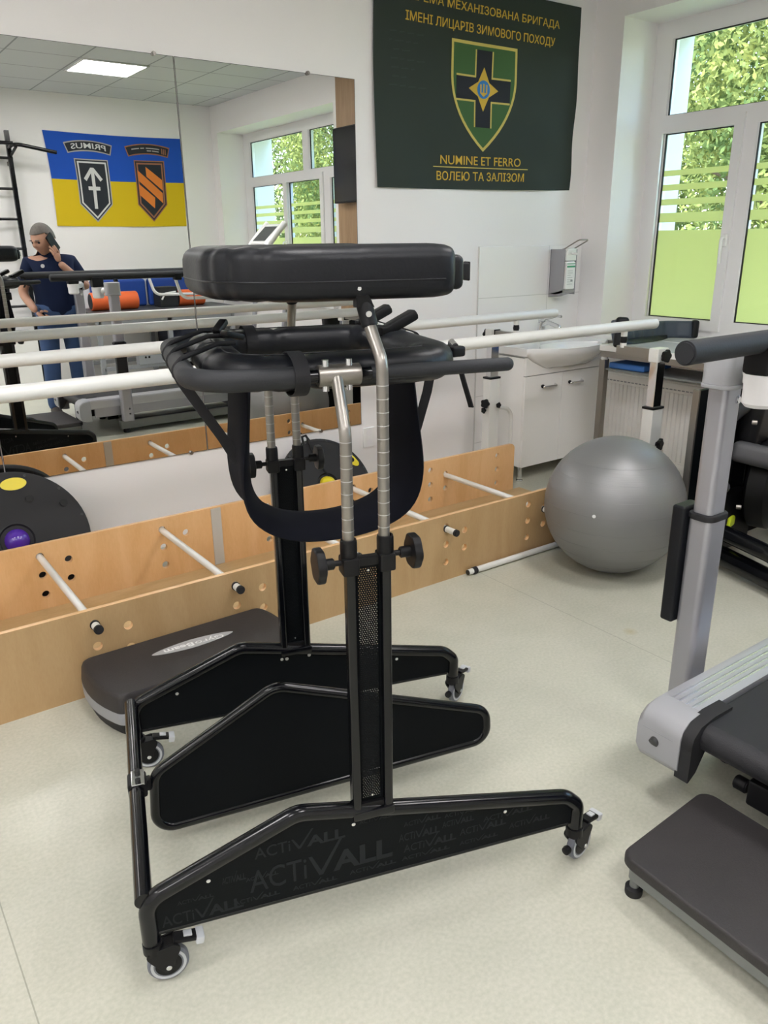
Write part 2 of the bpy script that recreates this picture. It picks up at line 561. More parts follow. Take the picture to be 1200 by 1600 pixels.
    def build(self, name, material, parent=None, local=False, sharp=38, smooth=True, split=False):
        bm = self.bm
        if split:
            return self.build_split(name, material, parent, local, sharp, smooth)
        bmesh.ops.remove_doubles(bm, verts=bm.verts, dist=1e-6)
        bmesh.ops.recalc_face_normals(bm, faces=bm.faces)
        me = bpy.data.meshes.new(name)
        bm.to_mesh(me); bm.free()
        if parent is not None and not local:
            me.transform(ROOTM[parent.name].inverted())
        if smooth:
            me.shade_smooth()
            me.set_sharp_from_angle(angle=R(sharp))
        if smooth:
            WN[0] += 1
        for mm in (material if isinstance(material, (list, tuple)) else [material]):
            me.materials.append(M[mm] if isinstance(mm, str) else mm)
        o = bpy.data.objects.new(name, me)
        COL.objects.link(o)
        if smooth:
            w_ = o.modifiers.new('weighted_normals', 'WEIGHTED_NORMAL')
            w_.keep_sharp = True
            w_.weight = 80
        LAST[0] = o
        ROOTM[o.name] = ROOTM[parent.name] if parent is not None else Matrix.Identity(4)
        if parent is not None:
            o.parent = parent
        return o

ROOTM = {}
LAST = [None]
WN = [0]
def thing(name, label, cat, loc=(0, 0, 0), rz=0.0, group=None):
    o = bpy.data.objects.new(name, None)
    o.empty_display_size = 0.1
    COL.objects.link(o)
    o.location = loc
    o.rotation_euler = (0, 0, rz)
    ROOTM[o.name] = Matrix.Translation(loc) @ Matrix.Rotation(rz, 4, 'Z')
    return tag(o, label, cat, group)
def tag(o, label=None, cat=None, group=None, kind=None):
    if label: o['label'] = label
    if cat: o['category'] = cat
    if group: o['group'] = group
    if kind: o['kind'] = kind
    return o
def struct(o):
    o['kind'] = 'structure'
    return o

def eval_to_mesh(o):
    COL.objects.link(o)
    dg = bpy.context.evaluated_depsgraph_get()
    dg.update()
    me = bpy.data.meshes.new_from_object(o.evaluated_get(dg))
    bpy.data.objects.remove(o)
    return me
def fillcurve(splines, th, bev=0.0):
    cu = bpy.data.curves.new('tmpc', 'CURVE')
    cu.dimensions = '2D'
    cu.fill_mode = 'BOTH'
    cu.extrude = max(th / 2 - bev, 0.0)
    cu.bevel_depth = bev
    cu.bevel_resolution = 1
    for s in splines:
        sp = cu.splines.new('POLY')
        sp.points.add(len(s) - 1)
        for i, q in enumerate(s):
            sp.points[i].co = (q[0], q[1], 0, 1)
        sp.use_cyclic_u = True
    o = bpy.data.objects.new('tmpc', cu)
    me = eval_to_mesh(o)
    bpy.data.curves.remove(cu)
    return me
def textmesh(s, size, ext=0.0005, off=0.0, shear=0.0, space=1.0, ax='LEFT', res=3):
    cu = bpy.data.curves.new('tmpt', 'FONT')
    cu.body = s
    cu.size = size
    cu.extrude = ext
    cu.offset = off
    cu.shear = shear
    cu.space_character = space
    cu.align_x = ax
    cu.resolution_u = res
    o = bpy.data.objects.new('tmpt', cu)
    me = eval_to_mesh(o)
    bpy.data.curves.remove(cu)
    return me
def fit_text(s, width, height, **kw):
    """mesh of text scaled so its bounding box is width x height, lower-left at the origin"""
    me = textmesh(s, 1.0, **kw)
    co = np.array([v.co[:] for v in me.vertices])
    mn = co.min(0); mxx = co.max(0)
    sx = width / (mxx[0] - mn[0]); sy = height / (mxx[1] - mn[1])
    me.transform(Matrix.Diagonal((sx, sy, 1, 1)) @ Matrix.Translation((-mn[0], -mn[1], 0)))
    return me
def frame(o, ax, ay, az):
    mtx = Matrix.Identity(4)
    for i in range(3):
        mtx[i][0] = ax[i]; mtx[i][1] = ay[i]; mtx[i][2] = az[i]; mtx[i][3] = o[i]
    return mtx
def circ(cx, cy, r, n=20):
    return [(cx + r * math.cos(2 * PI * k / n), cy + r * math.sin(2 * PI * k / n)) for k in range(n)]
def fillet(pts, r, closed=False, seg=8):
    P = [Vector(p) for p in pts]
    N = len(P)
    rs = r if isinstance(r, (list, tuple)) else [r] * N
    out = []
    for i in range(N):
        if not closed and (i == 0 or i == N - 1):
            out.append(P[i]); continue
        a = P[(i - 1) % N]; b = P[i]; c = P[(i + 1) % N]
        u = (a - b); w = (c - b)
        lu, lw = u.length, w.length
        u.normalize(); w.normalize()
        ang = u.angle(w)
        if ang > PI - 0.01 or rs[i] <= 0:
            out.append(b); continue
        d = min(rs[i] / math.tan(ang / 2), lu * 0.49, lw * 0.49)
        rr = d * math.tan(ang / 2)
        bis = (u + w).normalized()
        ctr = b + bis * (rr / math.sin(ang / 2))
        s0 = b + u * d - ctr; s1 = b + w * d - ctr
        for k in range(seg + 1):
            t = k / seg
            w0 = math.acos(max(-1.0, min(1.0, s0.normalized().dot(s1.normalized()))))
            v = (s0 * math.sin((1 - t) * w0) + s1 * math.sin(t * w0)) / math.sin(w0) if w0 > 1e-5 else s0
            out.append(ctr + v)
    return out
def rrect(x0, x1, y0, y1, r, seg=6):
    q = fillet([(x0, y0, 0), (x1, y0, 0), (x1, y1, 0), (x0, y1, 0)], r, True, seg)
    return [(v.x, v.y) for v in q]
def skinmesh(verts, edges, radii, sub=2, root=0):
    me = bpy.data.meshes.new('tmps')
    me.from_pydata([tuple(v) for v in verts], edges, [])
    o = bpy.data.objects.new('tmps', me)
    md = o.modifiers.new('skin', 'SKIN')
    if not me.skin_vertices:
        me.attributes.new
    lay = me.skin_vertices[0] if me.skin_vertices else None
    if lay is None:
        COL.objects.link(o)
        bpy.context.view_layer.objects.active = o
        bpy.ops.mesh.customdata_skin_add()
        COL.objects.unlink(o)
        lay = me.skin_vertices[0]
    for i, r_ in enumerate(radii):
        lay.data[i].radius = r_ if isinstance(r_, tuple) else (r_, r_)
        lay.data[i].use_root = (i == root)
    md.use_smooth_shade = True
    s = o.modifiers.new('sub', 'SUBSURF')
    s.levels = sub; s.render_levels = sub
    r2 = eval_to_mesh(o)
    bpy.data.meshes.remove(me)
    return r2

# ================================================================== SETTING
D = 3.74            # mirror plane
XW = 4.37           # inner face of the window wall
YB = -2.05          # opposite wall
ZC = 3.016
XL = -3.4
WT = 0.72           # window wall thickness
W1 = (1.42, 3.53, 0.86, 2.765)
W2 = (-1.89, 0.66, 0.86, 2.72)

struct(MB().bb(XL - .2, XW + WT, YB - .2, D + .22, -.12, 0).build('floor', 'floor_vinyl', smooth=False))
struct(MB().bb(XL - .2, XW + WT, YB - .2, D + .22, ZC, ZC + .25).build('ceiling', 'ceiling_tile', smooth=False))
struct(MB().bb(XL - .2, XW + WT, D + .008, D + .22, 0, ZC).build('wall_back', 'wall_paint', smooth=False))
struct(MB().bb(XL - .2, XW + WT, YB - .2, YB, 0, ZC).build('wall_front', 'wall_paint', smooth=False))
struct(MB().bb(XL - .2, XL, YB, D + .008, 0, ZC).build('wall_left', 'wall_paint', smooth=False))
mb = MB()
for (a, b, z0, z1) in (W1, W2):
    mb.bb(XW, XW + WT, a, b, 0, z0)
    mb.bb(XW, XW + WT, a, b, z1, ZC)
for a, b in ((YB, W2[0]), (W2[1], W1[0]), (W1[1], D + .008)):
    mb.bb(XW, XW + WT, a, b, 0, ZC)
struct(mb.build('wall_right', 'wall_paint', smooth=False))

XF = 4.70           # inner face of the window frames
def window(n, W, uppers, lowers, handles):
    y0, y1, z0, z1 = W
    root = struct(thing('window_%d' % n, None, None, (XF, (y0 + y1) / 2, z0)))
    # frame: one profile with the pane openings cut out, in (y, z)
    holes = [(a, b, 2.232, z1 - .10) for a, b in uppers] + [(a, b, .99, 2.128) for a, b in lowers]
    def rect(a, b, c, d):
        return [(a, c), (b, c), (b, d), (a, d)]
    mt = frame((XF + .035, 0, 0), (0, 1, 0), (0, 0, 1), (1, 0, 0))
    MB().flat([rect(y0, y1, z0, z1)] + [rect(*h) for h in holes], .07, mt).build('window_frame', 'pvc_white', root, smooth=False)
    # raised sash profiles round the lower panes and slim black gaskets
    sash = MB(); gask = MB(); pane = MB(); film = MB()
    for a, b, c, d in holes:
        if c < 1.5 and (a, b) in handles:
            sash.flat([rect(a - .062, b + .062, c - .062, d + .062), rect(a, b, c, d)], .022, frame((XF - .006, 0, 0), (0, 1, 0), (0, 0, 1), (1, 0, 0)))
        gask.flat([rect(a - .001, b + .001, c - .001, d + .001), rect(a + .006, b - .006, c + .006, d - .006)], .012, frame((XF + .03, 0, 0), (0, 1, 0), (0, 0, 1), (1, 0, 0)))
        pane.bb(XF + .032, XF + .036, a, b, c, d)
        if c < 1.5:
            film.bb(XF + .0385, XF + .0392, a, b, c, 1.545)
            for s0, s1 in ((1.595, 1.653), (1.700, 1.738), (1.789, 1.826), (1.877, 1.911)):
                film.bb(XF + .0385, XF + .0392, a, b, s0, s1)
    if handles:
        sash.build('window_sash', 'pvc_white', root, smooth=False, split=True)
    gask.build('window_gasket', 'black_rubber', root, smooth=False, split=True)
    pane.build('window_pane', 'window_glass', root, smooth=False, split=True)
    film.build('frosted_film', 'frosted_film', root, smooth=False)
    for (a, b) in handles:
        h = MB()
        yy = a - .038
        h.box((XF - .028, yy, 1.48), (.022, .032, .075), .008)
        h.sweep(fillet([(XF - .03, yy, 1.495), (XF - .068, yy, 1.495), (XF - .068, yy - .004, 1.345)], .018), .0105)
        h.build('window_handle', 'white_gloss', root)
    # sill board
    MB().bb(XW - .06, XF + .002, y0 - .05 if n == 2 else y0, y1 - .001, z0 - .005, z0 + .03, .008).build('window_sill', 'white_gloss', root)
    return root
window(1, W1, [(1.55, 2.36), (2.47, 3.412)], [(1.55, 1.98), (2.10, 2.778), (2.916, 3.412)], [(2.916, 3.412), (1.55, 1.98)])
window(2, W2, [(-1.742, -.488), (-.366, .54)], [(-1.733, -.969), (-.854, -.138), (.043, .54)], [(-.854, -.138)])

# splash tiles by the sink, oak cladding on the pier between the windows
struct(MB().bb(3.43, XW, D - .002, D + .009, 0, 1.46, .002).build('trim_1', 'wall_tile', smooth=False))
struct(MB().bb(XW - .012, XW + .001, .725, 1.40, 0, ZC).build('trim_2', 'oak_panel', smooth=False))

# ceiling LED panels
k = 0
for px, py, lab in ((2.68, -.515, 'square ceiling light panel seen in the mirror, nearest the flag wall'),
                    (2.68, 1.285, 'square ceiling light panel above the treadmill deck, window side'),
                    (.88, -.515, 'square ceiling light panel over open floor beside the treadmill, flag wall side'),
                    (.88, 1.285, 'square ceiling light panel above the black standing frame'),
                    (-.92, -.515, 'square ceiling light panel in the third column from the windows, flag wall side'),
                    (-.92, 1.285, 'square ceiling light panel in the third column from the windows, mirror wall side'),
                    (-2.72, -.515, 'square ceiling light panel by the blank end wall, flag wall side'),
                    (-2.72, 1.285, 'square ceiling light panel by the blank end wall, mirror wall side')):
    t = thing('ceiling_light', lab, 'light', (px, py, ZC), 0, 'square LED panels in the tiled ceiling')
    MB().flat([[(-.297, -.297), (.297, -.297), (.297, .297), (-.297, .297)], [(-.28, -.28), (.28, -.28), (.28, .28), (-.28, .28)]], .012,
              frame((px, py, ZC - .006), (1, 0, 0), (0, 1, 0), (0, 0, 1))).build('light_frame', 'white_gloss', t, smooth=False)
    MB().bb(px - .28, px + .28, py - .28, py + .28, ZC - .006, ZC - .001).build('diffuser', 'led', t, smooth=False)

# ------------------------------------------------------------------ mirrors
def mirror(x0, x1, lab, co=.28):
    t = thing('wall_mirror', lab, 'mirror', ((x0 + x1) / 2, D, .478), 0, 'tall mirror sheets on the wall')
    MB().bb(x0, x1, D, D + .006, .478, 2.286).build('mirror_sheet', 'mirror_glass', t, smooth=False)
    MB().flat([[(x0 + .0003, .4783), (x1 - .0003, .4783), (x1 - .0003, 2.2857), (x0 + .0003, 2.2857)],
               [(x0 + .0018, .4797), (x1 - .0018, .4797), (x1 - .0018, 2.2843), (x0 + .0018, 2.2843)]], .004,
              frame((0, D + .0013, 0), (1, 0, 0), (0, 0, 1), (0, -1, 0))).build('ground_edge', 'dark_grey_metal', t, smooth=False)
    for cx in (x1 - co,):
        for cz, s in ((2.286, 1), (.478, -1)):
            MB().cyl((cx, D + .006, cz), (cx, D - .012, cz), .0095, 20, bev=.003).build('clip', 'satin_steel', t)
    return t
mirror(-.385, .586, 'mirror sheet at the far end from the window, beyond the left seam')
mirror(.589, 1.559, 'wall mirror sheet reflecting the blue and yellow flag and the man', .09)
mirror(1.562, 2.532, 'wall mirror sheet nearest the green flag, reflecting the window')

# ------------------------------------------------------------------ outlet on the wall
t = thing('wall_outlet', 'white double socket low on the wall beside the mirror corner', 'socket', (2.585, D + .008, .39))
MB().bb(2.545, 2.625, D - .004, D + .009, .33, .45, .004).build('cover_plate', 'white_gloss', t)
for z in (.362, .418):
    MB().cyl((2.585, D - .0045, z), (2.585, D + .0, z), .02, 20).build('socket', 'pvc_white', t)

# ------------------------------------------------------------------ flags
def densify(me, target):
    bm = bmesh.new(); bm.from_mesh(me)
    bmesh.ops.triangulate(bm, faces=bm.faces)
    for _ in range(7):
        ed = [e for e in bm.edges if e.calc_length() > target]
        if not ed: break
        bmesh.ops.subdivide_edges(bm, edges=ed, cuts=1)
        bmesh.ops.triangulate(bm, faces=[f for f in bm.faces if len(f.verts) > 3])
    bm.to_mesh(me); bm.free()
    return me
def shape(splines, target=.05):
    return densify(fillcurve(splines, 0.0), target)
def outline(poly, w):
    """ring between the polygon and its inset"""
    P = [Vector((p[0], p[1])) for p in poly]
    n = len(P)
    area = sum(P[i].x * P[(i + 1) % n].y - P[(i + 1) % n].x * P[i].y for i in range(n))
    s = 1 if area > 0 else -1
    ins = []
    for i in range(n):
        a = (P[i] - P[i - 1]).normalized(); b_ = (P[(i + 1) % n] - P[i]).normalized()
        na = Vector((-a.y, a.x)) * s; nb = Vector((-b_.y, b_.x)) * s
        m_ = (na + nb)
        m_ = m_ / max(m_.dot(na), .3)
        q = P[i] + m_ * w
        ins.append((q.x, q.y))
    return [list(map(tuple, poly)), ins], ins
class Flag:
    """a cloth hanging on a wall; pieces are given in wall coordinates (x, z) and follow its folds"""
    def __init__(self, y, sgn, wave, warp):
        self.y, self.s, self.wave, self.warp = y, sgn, wave, warp
    def place(self, me, off):
        for v in me.vertices:
            x, z = v.co.x, v.co.y
            x2, z2 = self.warp(x, z)
            v.co = Vector((x2, self.y + self.s * (self.wave(x, z) + off + v.co.z), z2))
        return me
    def add(self, name, mat_, me, off, parent):
        mb = MB(); mb.mesh(self.place(me, off))
        return mb.build(name, mat_, parent)
def cloth(x0, x1, z0, z1, n=60, m=40, th=.0016):
    bm = bmesh.new()
    V = [[bm.verts.new((x0 + (x1 - x0) * i / n, z0 + (z1 - z0) * j / m, 0)) for i in range(n + 1)] for j in range(m + 1)]
    for j in range(m):
        for i in range(n):
            bm.faces.new((V[j][i], V[j][i + 1], V[j + 1][i + 1], V[j + 1][i]))
    bmesh.ops.solidify(bm, geom=list(bm.faces), thickness=th)
    me = bpy.data.meshes.new('cl'); bm.to_mesh(me); bm.free()
    return me

# --- dark green flag, real one on the mirror wall
GX0, GX1, GZ0, GZ1 = 2.664, 4.212, 1.776, 2.83
def gw(x, z):
    u = (x - GX0) / (GX1 - GX0); v = (GZ1 - z) / (GZ1 - GZ0)
    d = .012 + .006 * v * math.sin(9 * u + 2 * v) + .007 * v * max(0, u - .45) * math.sin(26 * (u * .8 - v * .55)) * 2
    d += .004 * math.sin(17 * u - 7 * v) * v
    return d
def gwarp(x, z):
    u = (x - GX0) / (GX1 - GX0); v = (GZ1 - z) / (GZ1 - GZ0)
    return x + (.018 * math.sin(PI * v) * (u - .75) * 1.2), z + .022 * v * (u ** 2) + .006 * math.sin(PI * u) * (1 - v) * -1
F = Flag(D + .008, -1, gw, gwarp)
t = thing('green_flag', 'dark green flag with a shield, cross and gold Cyrillic writing on the wall', 'flag', ((GX0 + GX1) / 2, D, GZ0))
F.add('cloth', 'flag_green', cloth(GX0, GX1, GZ0, GZ1), 0, t)
O = .0022
def tx(s, x0, x1, z0, z1, slope=0.0, **kw):
    me = fit_text(s, x1 - x0, z1 - z0, **kw)
    for v in me.vertices:
        v.co.x += x0; v.co.y += z0 + slope * (v.co.x - x0)
    return me
F.add('lettering', 'emblem_gold', tx('ОКРЕМА МЕХАНІЗОВАНА БРИГАДА', 2.845, 4.025, 2.684, 2.735, ext=.0003, off=.008), O, t)
F.add('lettering', 'emblem_gold', tx('ІМЕНІ ЛИЦАРІВ ЗИМОВОГО ПОХОДУ', 2.866, 3.990, 2.585, 2.640, ext=.0003, off=.008), O, t)
SH = [(3.186, 2.548), (3.682, 2.548)]
right = [(3.682 - .012 * k, 2.548 - .024 * k * 5) for k in range(0)]
def shield():
    L, Rr, T, Bz, cx = 3.186, 3.682, 2.550, 1.985, 3.435
    pts = [(L, T), (Rr, T)]
    for k in range(1, 15):
        s = k / 15
        z = T + (Bz - T) * s
        w_ = (Rr - L) / 2 * (1 - max(0, (s - .30) / .70) ** 2.1) ** .98
        pts.append((cx + w_, z))
    pts.append((cx, Bz))
    for k in range(14, 0, -1):
        s = k / 15
        z = T + (Bz - T) * s
        w_ = (Rr - L) / 2 * (1 - max(0, (s - .30) / .70) ** 2.1) ** .98
        pts.append((cx - w_, z))
    return pts
sp = shield()
ring, inn = outline(sp, .016)
F.add('shield_field', 'emblem_green', shape([sp]), O, t)
F.add('shield_border', 'emblem_line', shape(ring), O + .0008, t)
cx, cz = 3.431, 2.315
aw, al_x, al_z = .058, .205, .200
def cross(w_, lx, lz):
    return [(cx - w_, cz + lz), (cx + w_, cz + lz), (cx + w_, cz + w_), (cx + lx, cz + w_), (cx + lx, cz - w_), (cx + w_, cz - w_),
            (cx + w_, cz - lz), (cx - w_, cz - lz), (cx - w_, cz - w_), (cx - lx, cz - w_), (cx - lx, cz + w_), (cx - w_, cz + w_)]
F.add('cross', 'emblem_black', shape([cross(aw, al_x, al_z)]), O + .0008, t)
ln = []
b_ = .010
for sx_ in (-1, 1):
    for sz_ in (-1, 1):
        q = [(cx + sx_ * (aw), cz + sz_ * al_z), (cx + sx_ * (aw + b_), cz + sz_ * al_z), (cx + sx_ * (aw + b_), cz + sz_ * (aw + b_)), (cx + sx_ * al_x, cz + sz_ * (aw + b_)),
             (cx + sx_ * al_x, cz + sz_ * aw), (cx + sx_ * aw, cz + sz_ * aw)]
        ln.append(q)
F.add('cross_edging', 'emblem_line', shape(ln), O + .0012, t)
F.add('star', 'emblem_gold', shape([[(cx, cz + .115), (cx + .042, cz + .038), (cx + .112, cz), (cx + .042, cz - .038), (cx, cz - .115), (cx - .042, cz - .038), (cx - .112, cz), (cx - .042, cz + .038)]]), O + .0020, t)
F.add('star_disc', 'emblem_blue', shape([circ(cx, cz, .048, 32)]), O + .0028, t)
tri = []
for dx_, top in ((-.022, .026), (0, .030), (.022, .026)):
    tri.append([(cx + dx_ - .0048, cz + top), (cx + dx_ + .0048, cz + top), (cx + dx_ + .0048, cz - .022), (cx + dx_ - .0048, cz - .022)])
tri2 = [[(cx - .0268, cz - .016), (cx + .0268, cz - .016), (cx + .012, cz - .030), (cx, cz - .038), (cx - .012, cz - .030)]]
F.add('trident', 'emblem_gold', shape(tri, .1), O + .0036, t)
F.add('trident', 'emblem_gold', shape(tri2, .1), O + .0036, t)
F.add('lettering', 'emblem_gold', tx('NUMINE ET FERRO', 3.118, 3.742, 1.910, 1.958, ext=.0003, off=.003), O, t)
F.add('lettering', 'emblem_gold', tx('ВОЛЕЮ ТА ЗАЛІЗОМ', 3.090, 3.775, 1.824, 1.873, ext=.0003, off=.006), O, t)
F.add('rule_line', 'emblem_line', shape([[(3.065, 1.893), (3.805, 1.893), (3.805, 1.898), (3.065, 1.898)]], .05), O, t)
# faint printed strokes at the left of the cloth
random.seed(3)
fs = []
for q in range(7):
    zz = 2.53 - q * .042; xx = 2.76 + random.uniform(0, .03)
    while xx < 2.98 - (q % 3) * .05:
        w_ = random.uniform(.02, .06)
        fs.append([(xx, zz), (xx + w_, zz + .004), (xx + w_, zz + .010), (xx, zz + .006)])
        xx += w_ + .018
F.add('faded_print', 'faded_print', shape(fs, .2), O, t)

# --- blue and yellow flag on the opposite wall, seen in the mirror
UX0, UX1, UZ0, UZ1 = 2.43, 3.975, 1.69, 2.648
def uw(x, z):
    v = (UZ1 - z) / (UZ1 - UZ0)
    return .010 + .005 * v * math.sin((x - UX0) * 7 + 1)
def uwarp(x, z):
    v = (UZ1 - z) / (UZ1 - UZ0); u = (x - UX0) / (UX1 - UX0)
    return x + .02 * v * (1 - 2 * u) + .02 * math.sin(PI * v) * (1 - u), z - .012 * math.sin(PI * u) * (1 - .5 * v)
U = Flag(YB, 1, uw, uwarp)
t = thing('blue_yellow_flag', 'blue over yellow flag with two shield badges, seen in the mirror', 'flag', ((UX0 + UX1) / 2, YB, UZ0))
ZM = 2.172
U.add('blue_half', 'flag_blue', cloth(UX0, UX1, ZM, UZ1, 40, 16), 0, t)
U.add('yellow_half', 'flag_yellow', cloth(UX0, UX1, UZ0, ZM, 40, 16), 0, t)
def arcband(xa, xb, za, h, bulge, side=.03, n=16):
    up = []; lo = []
    for k in range(n + 1):
        s = k / n
        x = xa + (xb - xa) * s
        bz = bulge * (1 - (2 * s - 1) ** 2)
        up.append((x, za + bz)); lo.append((x + side * (1 - 2 * s), za - h + bz * .85))
    return up + lo[::-1]
def inset(poly, w): return outline(poly, w)[1]
# the real flag reads the right way round when faced, i.e. its text runs towards -x
def flip_tx(s, x0, x1, z0, z1, **kw):
    me = fit_text(s, x1 - x0, z1 - z0, **kw)
    for v in me.vertices:
        v.co.x = x1 - v.co.x; v.co.y += z0
    return me
def bendtx(me, xa, xb, bulge):
    for v in me.vertices:
        s = (v.co.x - xa) / (xb - xa)
        v.co.y += bulge * (1 - (2 * s - 1) ** 2)
    return me
def badge(x0, x1, zt, zs, zb, edge, edge2, bandx, bandz, text, tcol):
    cxb = (x0 + x1) / 2
    sh = [(x0, zt), (x1, zt), (x1, zs), (cxb, zb), (x0, zs)]
    U.add('badge_edge', edge, shape([sh], .08), O, t)
    i1 = inset(sh, -.0001 + (.012 if sum(1 for _ in sh) else 0))
    U.add('badge_field', 'badge_black', shape([i1], .08), O + .0006, t)
    i2 = inset(sh, .026); r2, _ = outline(i2, .017)
    U.add('badge_line', edge2, shape(r2, .08), O + .0012, t)
    ab = arcband(bandx[0], bandx[1], bandz[0], bandz[1], .036)
    U.add('tab_edge', edge, shape([ab], .08), O, t)
    ai = arcband(bandx[0] + .013, bandx[1] - .013, bandz[0] - .011, bandz[1] - .024, .036, .026)
    U.add('tab_field', 'badge_black', shape([ai], .08), O + .0006, t)
    if text:
        a0, a1 = bandx[0] + .075, bandx[1] - .075
        U.add('lettering', tcol, bendtx(flip_tx(text, a0, a1, bandz[0] - .082, bandz[0] - .026, ext=.0002, off=.012), bandx[0], bandx[1], .036), O + .0012, t)
badge(2.705, 3.080, 2.392, 1.925, 1.735, 'badge_grey', 'badge_white', (2.62, 3.15), (2.545, .105), 'PRIMUS', 'badge_white')
badge(3.380, 3.745, 2.405, 1.930, 1.742, 'badge_copper', 'badge_copper', (3.292, 3.825), (2.545, .105), None, None)
U.add('lettering', 'badge_copper', bendtx(flip_tx('III', 3.722, 3.775, 2.455, 2.515, ext=.0002, off=.02), 3.292, 3.825, .036), O + .0012, t)
tb = []
for zz, xs in ((2.494, ((3.37, 3.46), (3.475, 3.52), (3.54, 3.70))), (2.467, ((3.55, 3.60), (3.61, 3.69)))):
    for a, b in xs:
        tb.append([(a, zz), (b, zz), (b, zz + .011), (a, zz + .011)])
me = bendtx(shape(tb, .05), 3.292, 3.825, .036)
U.add('tab_print', 'badge_grey', me, O + .0012, t)
ax_ = 2.888
arrow = [(ax_ - .018, 1.878), (ax_ + .018, 1.878), (ax_ + .018, 2.072), (ax_ + .066, 2.072), (ax_ + .066, 2.110), (ax_ + .018, 2.110), (ax_ + .018, 2.248),
         (ax_ + .078, 2.165), (ax_ + .106, 2.190), (ax_ + .018, 2.305), (ax_ - .018, 2.305), (ax_ - .106, 2.190), (ax_ - .078, 2.165), (ax_ - .018, 2.248),
         (ax_ - .018, 2.110), (ax_ - .066, 2.110), (ax_ - .066, 2.072), (ax_ - .018, 2.072)]
U.add('arrow_sign', 'badge_white', shape([arrow], .08), O + .0014, t)
bars = [[(3.512, 2.338), (3.700, 2.200), (3.700, 2.085), (3.512, 2.235)],
        [(3.412, 2.300), (3.695, 2.058), (3.695, 1.945), (3.412, 2.190)],
        [(3.412, 2.155), (3.596, 2.008), (3.585, 1.890), (3.412, 2.035)]]
for q in bars:
    U.add('orange_bar', 'badge_orange', shape([q], .08), O + .0014, t)

# ------------------------------------------------------------------ plywood obstacle walkway with white rods
FY, BY = 2.535, 3.296      # front face of the near panel, inner face of the far panel
PT = .020
ZT = .318
t = thing('obstacle_walkway', 'long birch plywood channel with holed side panels below the mirror', 'walkway', (1.3, 2.9, 0))
KX = [.593, 1.122, 1.662, 2.172, 2.700, 3.220]
def holes_in(x0, x1):
    H = []
    for kx in [-.46, .066] + KX:
        for z in (.265, .180, .092):
            H.append((kx, z))
        if kx + .112 < 3.27:
            for z in (.226, .139):
                H.append((kx + .112, z))
    return [circ(x, z, .0175, 18) for x, z in H if x0 + .02 < x < x1 - .02]
for (x0, x1) in ((-.75, 1.391), (1.393, 3.362)):
    for y, nm in ((FY + PT / 2, 'near_panel'), (BY + PT / 2, 'far_panel')):
        rr = [0, .012 if x1 > 3 else 0, .03 if x1 > 3 else 0, 0]
        q = fillet([(x0, 0.0, 0), (x1, 0.0, 0), (x1, ZT, 0), (x0, ZT, 0)], rr, True, 5)
        MB().flat([[(v.x, v.y) for v in q]] + holes_in(x0, x1), PT, frame((0, y, 0), (1, 0, 0), (0, 0, 1), (0, -1, 0)), .0015).build('side_panel', ['birch_varnish', 'birch_ply'], t)
        if nm == 'near_panel':
            o = LAST[0]
            for p_ in o.data.polygons:
                if p_.normal.y < -.5: p_.material_index = 1
MB().bb(-.75, 3.42, FY + PT, BY, 0, .028, .002).build('floor_board', 'birch_board', t)
for y in (BY - .0025, FY + PT + .0025):
    MB().bb(1.362, 1.412, y - .0025, y + .0025, .03, ZT - .004, .001).build('joint_plate', 'joint_grey', t)
rods = ((.593, .262, 'white obstacle rod through the walkway, above the wobble platform left end'),
        (1.122, .262, 'white obstacle rod through the walkway, nearest left of the joint plate'),
        (1.662, .262, 'white obstacle rod through the walkway, partly behind the navy sling'),
        (2.172, .256, 'white obstacle rod through the walkway, ending over the loose rod on the floor'),
        (2.812, .217, 'white obstacle rod through the walkway, ending beside the silver ball'))
for x, z, lab in rods:
    r = thing('obstacle_rod', lab, 'rod', (x, 2.9, z), 0, 'white rods across the walkway')
    y0 = FY - (.062 if abs(x - 2.172) < .01 else .035)
    MB().cyl((x, y0, z), (x, BY + PT + .004, z), .0142, 20).build('rod_tube', 'white_paint', r)
    MB().cyl((x, y0 - .016, z), (x, y0 + .001, z), .0162, 20, bev=.003).build('end_cap', 'black_rubber', r)
    MB().cyl((x, FY - .009, z), (x, FY + .004, z), .0168, 20, bev=.003).build('grommet', 'black_rubber', r)
r = thing('obstacle_rod', 'loose white rod lying on the floor against the plywood panel', 'rod', (2.72, 2.506, 0), 0, 'white rods across the walkway')
MB().cyl((2.335, 2.510, .0175), (3.10, 2.502, .0175), .0150, 20).build('rod_tube', 'white_paint', r)
MB().cyl((2.318, 2.510, .0175), (2.345, 2.510, .0175), .0172, 20, bev=.003).build('end_cap', 'black_rubber', r)
MB().cyl((2.290, 2.510, .0175), (2.319, 2.510, .0175), .0135, 20).build('end_plug', 'white_paint', r)
MB().cyl((2.286, 2.510, .0175), (2.291, 2.510, .0175), .0125, 20).build('end_plug', 'black_rubber', r)

